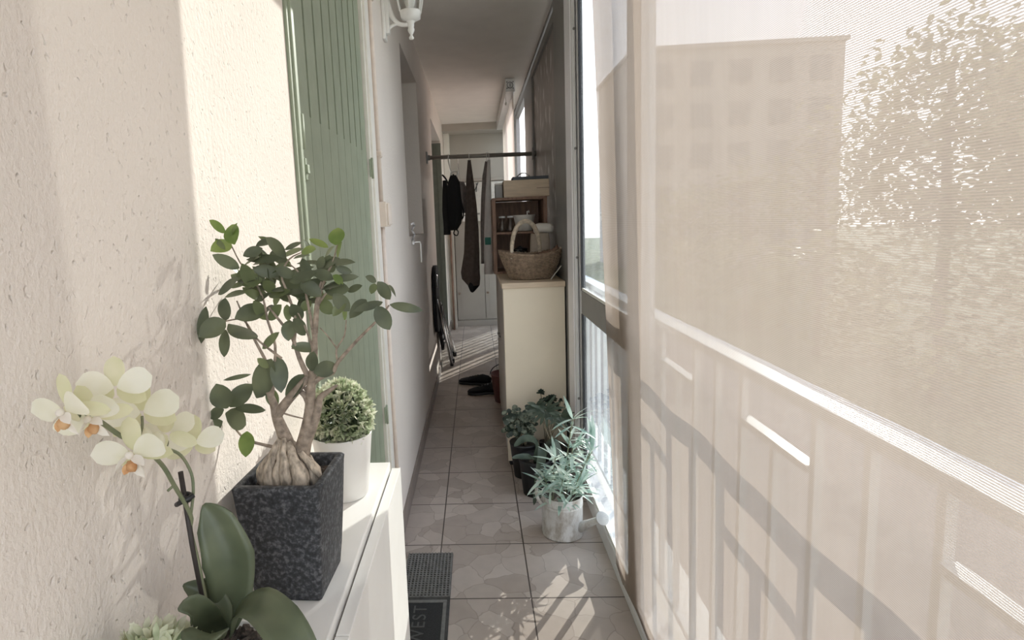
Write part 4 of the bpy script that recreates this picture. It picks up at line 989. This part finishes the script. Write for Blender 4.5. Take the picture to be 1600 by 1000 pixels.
def sec3(pl, pr, py, ry): a, c = T5(pl, py), T5(pr, py); return ((a+c)/2, (c-a).length/2, ry)
drape('cloth', [sec3(715, 724, 284, .02), sec3(712, 727, 292, .03), sec3(712, 728, 320, .03), sec3(713, 728, 333, .025)], M['grey_cloth'], gh, seed=14)
b = MB(); b.tube(spath([T5(719, 286), T5(716, 260), Vector((T5(716, 250).x, RY+.02, RZ_-.004)), Vector((T5(716, 250).x, RY+.004, RZ_+.018))]), .003, 6); b.build('hook', M['chrome'], gh)

# ------------------------------------------------------------------ folding chair leaning on the left wall
fc_ = thing('folding_chair', (-.29, 4.9, 0), 'folded black chair with chrome tube legs leaning on the left wall', 'chair')
def ch(px, py, y): return at(px, py, y)
b = MB(); b.tube([(-.322, 4.40, .72), (-.305, 4.62, .48), (-.262, 5.03, .012)], .014, 12); b.build('leg', M['chrome'], fc_)
b = MB(); b.tube([(-.306, 4.66, .62), (-.296, 4.84, .42), (-.256, 5.14, .012)], .010, 12); b.build('leg', M['chrome'], fc_)
b = MB(); b.tube([(-.335, 4.85, .62), (-.255, 5.36, .10), (-.245, 5.40, .012)], .011, 12); b.build('leg', M['chrome'], fc_)
b = MB(); b.tube([(-.330, 5.00, .55), (-.278, 5.34, .15), (-.268, 5.42, .012)], .010, 12); b.build('leg', M['chrome'], fc_)
for (x, y) in ((-.262, 5.03), (-.256, 5.14), (-.245, 5.40), (-.268, 5.42)):
    b = MB(); b.lathe([(.013, .0), (.016, .004), (.016, .04), (.013, .042)], (x, y, 0), 14, cap=True); b.build('rubber_foot', M['black_pot'], fc_)
b = MB(); b.loft([[Vector((x+.012*math.sin(k/14*math.pi*2)*0+dx, y+.19*math.copysign(abs(math.cos(2*math.pi*k/20))**.6, math.cos(2*math.pi*k/20)), z+.27*math.copysign(abs(math.sin(2*math.pi*k/20))**.6, math.sin(2*math.pi*k/20)))) for k in range(20)] for (x, y, z, dx) in ((-.351, 4.52, .70, 0), (-.335, 4.52, .70, 0.0), (-.325, 4.52, .70, 0.002))], True); b.build('backrest', M['black_fabric'], fc_)
b = MB(); b.bar((-.336, 4.62, .60), (-.318, 4.88, .26), .026, .20, .008); b.build('seat', M['black_fabric'], fc_)
b = MB(); b.tube([(-.30, 4.72, .30), (-.285, 5.2, .27)], .008, 10); b.tube([(-.322, 4.44, .80), (-.321, 4.44, .90)], .006, 8); b.build('crossbar', M['chrome'], fc_)

# ------------------------------------------------------------------ shoes
def shoe(loc, rz, label):
    s = thing('shoe', loc, label, 'shoe', 'black shoes beside the sideboard'); s.rotation_euler.z = rz
    prof = [(-.13, .026, .060), (-.11, .036, .075), (-.06, .038, .085), (-.01, .037, .070), (.04, .044, .055), (.09, .045, .045), (.125, .032, .036), (.14, .012, .026)]
    up = MB(); rings = []
    for (x, hw, h) in prof: rings.append([Vector((x, hw*math.cos(2*math.pi*k/16)*1.0, .018+(h-.018)*(.5+.5*math.sin(2*math.pi*k/16))**.8)) for k in range(16)])
    up.loft(rings, True); me = up
    o = me.build('upper', M['black_fabric']); o.parent = s
    so = MB(); so.loft([[Vector((x, (hw+.003)*k, z)) for k in (-1, -.5, 0, .5, 1)] + [Vector((x, (hw+.003)*k, .018 if z == 0 else .018)) for k in (1, .5, 0, -.5, -1)] for (x, hw, h) in prof for z in (0,)], True)
    o = so.build('sole', M['black_pot']); o.parent = s
    la = MB()
    for i in range(4): la.bar((-.02+.022*i, -.02, .074-.006*i), (-.012+.022*i, .02, .074-.006*i), .006, .004)
    o = la.build('laces', M['black_metal']); o.parent = s
    return s
shoe((-.045, 4.42, 0), R(160), 'black shoe pointing at left wall, farther of the dark pair')
shoe((.035, 4.16, 0), R(185), 'black shoe nearer the camera tight against the sideboard side')

# bucket behind the sideboard
bu = thing('bucket', (.20, 4.02, 0), 'dark red bucket with wire handle behind the sideboard', 'bucket')
b = MB(); b.lathe([(.0005, .002), (.085, .002), (.087, .0), (.112, .20), (.116, .204), (.110, .204), (.0005, .02)], (.185, 3.98, 0), 36); b.build('pail', M['terracotta'], bu)
b = MB(); b.tube([Vector((.185-.115*math.cos(t), 3.98-.03*math.sin(t), .20+.085*math.sin(t))) for t in [math.pi*k/16 for k in range(17)]], .0035, 6); b.build('handle', M['black_metal'], bu)

# ------------------------------------------------------------------ end cupboard
EX0, EX1, EY = -.262, .40, 7.0
ecb = thing('cupboard', (.07, 7.1, 0), 'pale built-in cupboard with knobbed doors across the balcony far end', 'cupboard')
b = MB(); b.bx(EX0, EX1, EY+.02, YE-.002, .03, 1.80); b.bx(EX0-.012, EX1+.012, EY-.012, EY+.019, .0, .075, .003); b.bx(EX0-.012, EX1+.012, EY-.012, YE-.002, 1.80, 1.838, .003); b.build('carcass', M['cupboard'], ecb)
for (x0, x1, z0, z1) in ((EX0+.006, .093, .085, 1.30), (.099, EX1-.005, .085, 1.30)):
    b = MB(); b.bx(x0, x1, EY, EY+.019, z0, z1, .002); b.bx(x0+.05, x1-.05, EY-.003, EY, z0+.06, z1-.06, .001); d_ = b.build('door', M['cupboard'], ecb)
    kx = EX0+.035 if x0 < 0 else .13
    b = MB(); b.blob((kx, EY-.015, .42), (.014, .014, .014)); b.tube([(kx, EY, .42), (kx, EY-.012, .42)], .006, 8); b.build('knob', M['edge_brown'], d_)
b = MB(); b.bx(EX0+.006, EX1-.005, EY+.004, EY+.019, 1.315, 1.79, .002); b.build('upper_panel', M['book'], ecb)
b = MB(); b.bx(EX0+.006, EX1-.005, EY-.02, EY+.003, 1.300, 1.316, .002); b.build('ledge', M['cupboard'], ecb)
for i, (x, w_, h_, lab) in enumerate(((-.10, .10, .17, 'pale grey box on the end cupboard ledge behind the black bag'), (.03, .11, .21, 'pale card box on cupboard ledge right of taupe cloth'), (.25, .12, .26, 'pale card box on cupboard ledge right of white cloth'))):
    xb = thing('card_box', (x, EY-.01, 1.316), lab, 'box', 'boxes on the cupboard ledge')
    b = MB(); b.bx(x-w_/2, x+w_/2, EY-.0195, EY+.0035, 1.3165, 1.3165+h_, .002); b.build('body', (M['white_cloth'], M['book'], M['white_laminate'])[i], xb)
    b = MB(); b.bx(x-w_*.3, x+w_*.3, EY-.0215, EY-.0196, 1.33+h_*.3, 1.335+h_*.38); b.build('slot', M['alu_dark'], xb)
pg = thing('hanging_pliers', (.005, EY-.01, 1.68), 'small dark pliers hung on cupboard upper panel beside taupe cloth', 'tool')
b = MB(); b.tube([at(741, 300, EY-.012), at(745, 290, EY-.012), at(747, 285, EY-.012)], .006, 6); b.tube([at(744, 300, EY-.012), at(745, 290, EY-.012), at(744, 286, EY-.012)], .005, 6); b.build('pliers', M['black_metal'], pg)
ib = thing('rolled_board', (-.27, 6.2, 0), 'upright grey rolled board behind the folded chair', 'board')
b = MB(); b.bx(-.335, -.262, 6.80, 6.86, .0, 1.28, .02); b.build('board', M['grey_side'], ib)
b = MB(); b.tube([(-.30, 6.78, .0), (-.30, 6.78, 1.2)], .012, 10); b.build('leg', M['wood_brown'], ib)

# ------------------------------------------------------------------ outside: street, trees, building
GZ = -3.0
b = MB(); b.bx(-5, 90, -40, 120, GZ-.5, GZ); o = struct('ground', b, M['lawn']); 
b = MB(); b.bx(2.2, 7.35, -40, 120, GZ, GZ+.02); tag(b.build('street', M['asphalt']), kind='structure')
b = MB(); b.bx(7.36, 7.92, -40, 120, GZ, GZ+.14, .02); tag(b.build('pavement', M['pavement']), kind='structure')
bd_ = thing('building', (19.4, 49, GZ), 'flat-roofed block of flats across the street behind the blind', 'building')
b = MB(); b.bx(12, 26.8, 43, 55, GZ, 13.0); b.build('walls', M['facade'], bd_)
b = MB(); b.bx(11.8, 27.0, 42.8, 55.2, 13.0, 13.3); b.build('roof', M['facade'], bd_)
for r_ in range(5):
    for c_ in range(5):
        b = MB(); b.bx(13.2+c_*2.8, 14.7+c_*2.8, 42.93, 43.02, -1.2+r_*2.9, .5+r_*2.9); b.build('window', M['window_dark'], bd_)
def tree(x, y, h, rx, label, seed, n=900, low=.25, leaf_size=.34):
    t = thing('tree', (x, y, GZ), label, 'tree', 'trees across the street'); q = random.Random(seed)
    b = MB(); b.tube([(x, y, GZ), (x+.1, y, GZ+h*.35), (x-.05, y+.1, GZ+h*.7), (x, y, GZ+h*.92)], [.22, .17, .11, .04], 8)
    for k in range(6):
        a = k*1.05+q.random(); z = GZ+h*(.35+.08*k); b.tube([(x, y, z), (x+math.cos(a)*rx*.4, y+math.sin(a)*rx*.4, z+h*.1), (x+math.cos(a)*rx*.75, y+math.sin(a)*rx*.75, z+h*.16)], [.08, .05, .02], 6)
    b.build('trunk', M['trunk'], t)
    b = MB()
    for i in range(n):
        u = q.uniform(-1, 1); a = q.uniform(0, 6.283); s = math.sqrt(1-u*u); k = q.uniform(.35, 1)**.6*(1+.18*math.sin(a*3+seed)+.15*math.sin(u*5+seed*2))
        p = Vector((x+rx*s*math.cos(a)*k, y+rx*s*math.sin(a)*k, GZ+h*(low+1)/2+h*(1-low)/2*u*k))
        d = Vector((q.uniform(-1, 1), q.uniform(-1, 1), q.uniform(-.8, .6))).normalized(); L = leaf_size*q.uniform(.6, 1.3)
        b.leaf(p, p+d*L, L*.55, (q.uniform(-1, 1), q.uniform(-1, 1), 1), .2, .1, 3, .5, .8)
    b.build('crown', M['tree_leaf'], t, 'raw')
tree(15.8, 26.6, 8.6, 2.3, 'airy tree with sky showing through, left of the tallest tree', 1, 1300, .25, .22)
tree(16.0, 20.0, 9.9, 3.2, 'tallest full tree seen at upper right through the blind', 2, 5200, .25, .30)
tree(14.0, 12.4, 9.2, 3.1, 'full tree at the right edge of the blind view', 3, 4200, .25, .30)
tree(16.0, 34.0, 7.5, 3.0, 'rounded tree below the flats roof line', 4, 1100)
tree(11.0, 30.5, 5.6, 2.4, 'low tree before the flats at left of the blind view', 5, 900)
tree(24.5, 18.0, 12.0, 3.2, 'back row tree behind the right edge tree', 6, 1200)
for i, (x, y, h, r_) in enumerate(((10.0, 25.5, 3.4, 1.7), (9.9, 21, 3.6, 1.8), (9.9, 16.6, 3.7, 1.8), (9.8, 12.2, 3.8, 1.8), (9.9, 7.9, 3.6, 1.8))):
    s = thing('shrub', (x, y, GZ), 'street-side shrub beyond the pale pavement, %s along the blind from the left' % ('first', 'second', 'third', 'fourth', 'fifth')[i], 'shrub', 'shrubs beyond the pavement'); q = random.Random(40+i)
    b = MB(); b.tube([(x, y, GZ), (x, y, GZ+h*.7)], [.12, .05], 8); b.build('trunk', M['trunk'], s)
    b = MB()
    for k in range(800):
        u = q.uniform(-1, 1); a = q.uniform(0, 6.283); sn = math.sqrt(1-u*u); kk = q.uniform(.4, 1)**.6
        p = Vector((x+r_*sn*math.cos(a)*kk, y+r_*1.15*sn*math.sin(a)*kk, GZ+h*.52+h*.48*u*kk)); d = Vector((q.uniform(-1, 1), q.uniform(-1, 1), q.uniform(-.8, .6))).normalized(); L = .26*q.uniform(.6, 1.3)
        b.leaf(p, p+d*L, L*.6, (q.uniform(-1, 1), q.uniform(-1, 1), 1), .2, .1, 3, .5, .8)
    b.build('foliage', M['tree_leaf'], s, 'raw')

# ------------------------------------------------------------------ camera, light, sky
cam = bpy.data.cameras.new('camera'); co = bpy.data.objects.new('camera', cam); COL.objects.link(co)
cam.sensor_width = 36; cam.lens = CF/1600*36; cam.clip_start = .01; cam.clip_end = 400
cam.shift_x = -CSX/1600; cam.shift_y = CSY/1600
mw = Matrix((( _r.x, _u.x, -_f.x, CAM.x), (_r.y, _u.y, -_f.y, CAM.y), (_r.z, _u.z, -_f.z, CAM.z), (0, 0, 0, 1))); co.matrix_world = mw
SC.camera = co
AZ, EL = R(32.5), R(24.3)
sun = bpy.data.lights.new('sun', 'SUN'); sun.energy = 4.9; sun.angle = R(.3); sun.color = (1, .955, .89)
so = bpy.data.objects.new('sun', sun); COL.objects.link(so)
sd = Vector((math.sin(AZ)*math.cos(EL), math.cos(AZ)*math.cos(EL), math.sin(EL))); so.rotation_euler = sd.to_track_quat('Z', 'Y').to_euler(); so.location = (20, 30, 22)
wd = bpy.data.worlds.new('sky'); SC.world = wd; wd.use_nodes = True; nt = wd.node_tree; bg_ = nt.nodes['Background']
tcw = node(nt, 'ShaderNodeTexCoord'); sx = node(nt, 'ShaderNodeSeparateXYZ'); nt.links.new(tcw.outputs['Generated'], sx.inputs[0])
nt.links.new(ramp(nt, sx.outputs['Z'], [(.0, (1.0, .98, .97)), (.2, (.94, .955, 1.04)), (1, (.70, .82, 1.05))]), bg_.inputs['Color']); bg_.inputs['Strength'].default_value = 2.7
SC.cycles.max_bounces = 14; SC.cycles.diffuse_bounces = 6; SC.cycles.transparent_max_bounces = 24; SC.cycles.transmission_bounces = 6
SC.cycles.sample_clamp_indirect = 6
SC.view_settings.view_transform = 'Standard'; SC.view_settings.look = 'None'; SC.view_settings.gamma = 1; SC.view_settings.exposure = .34
SC.view_settings.use_curve_mapping = False
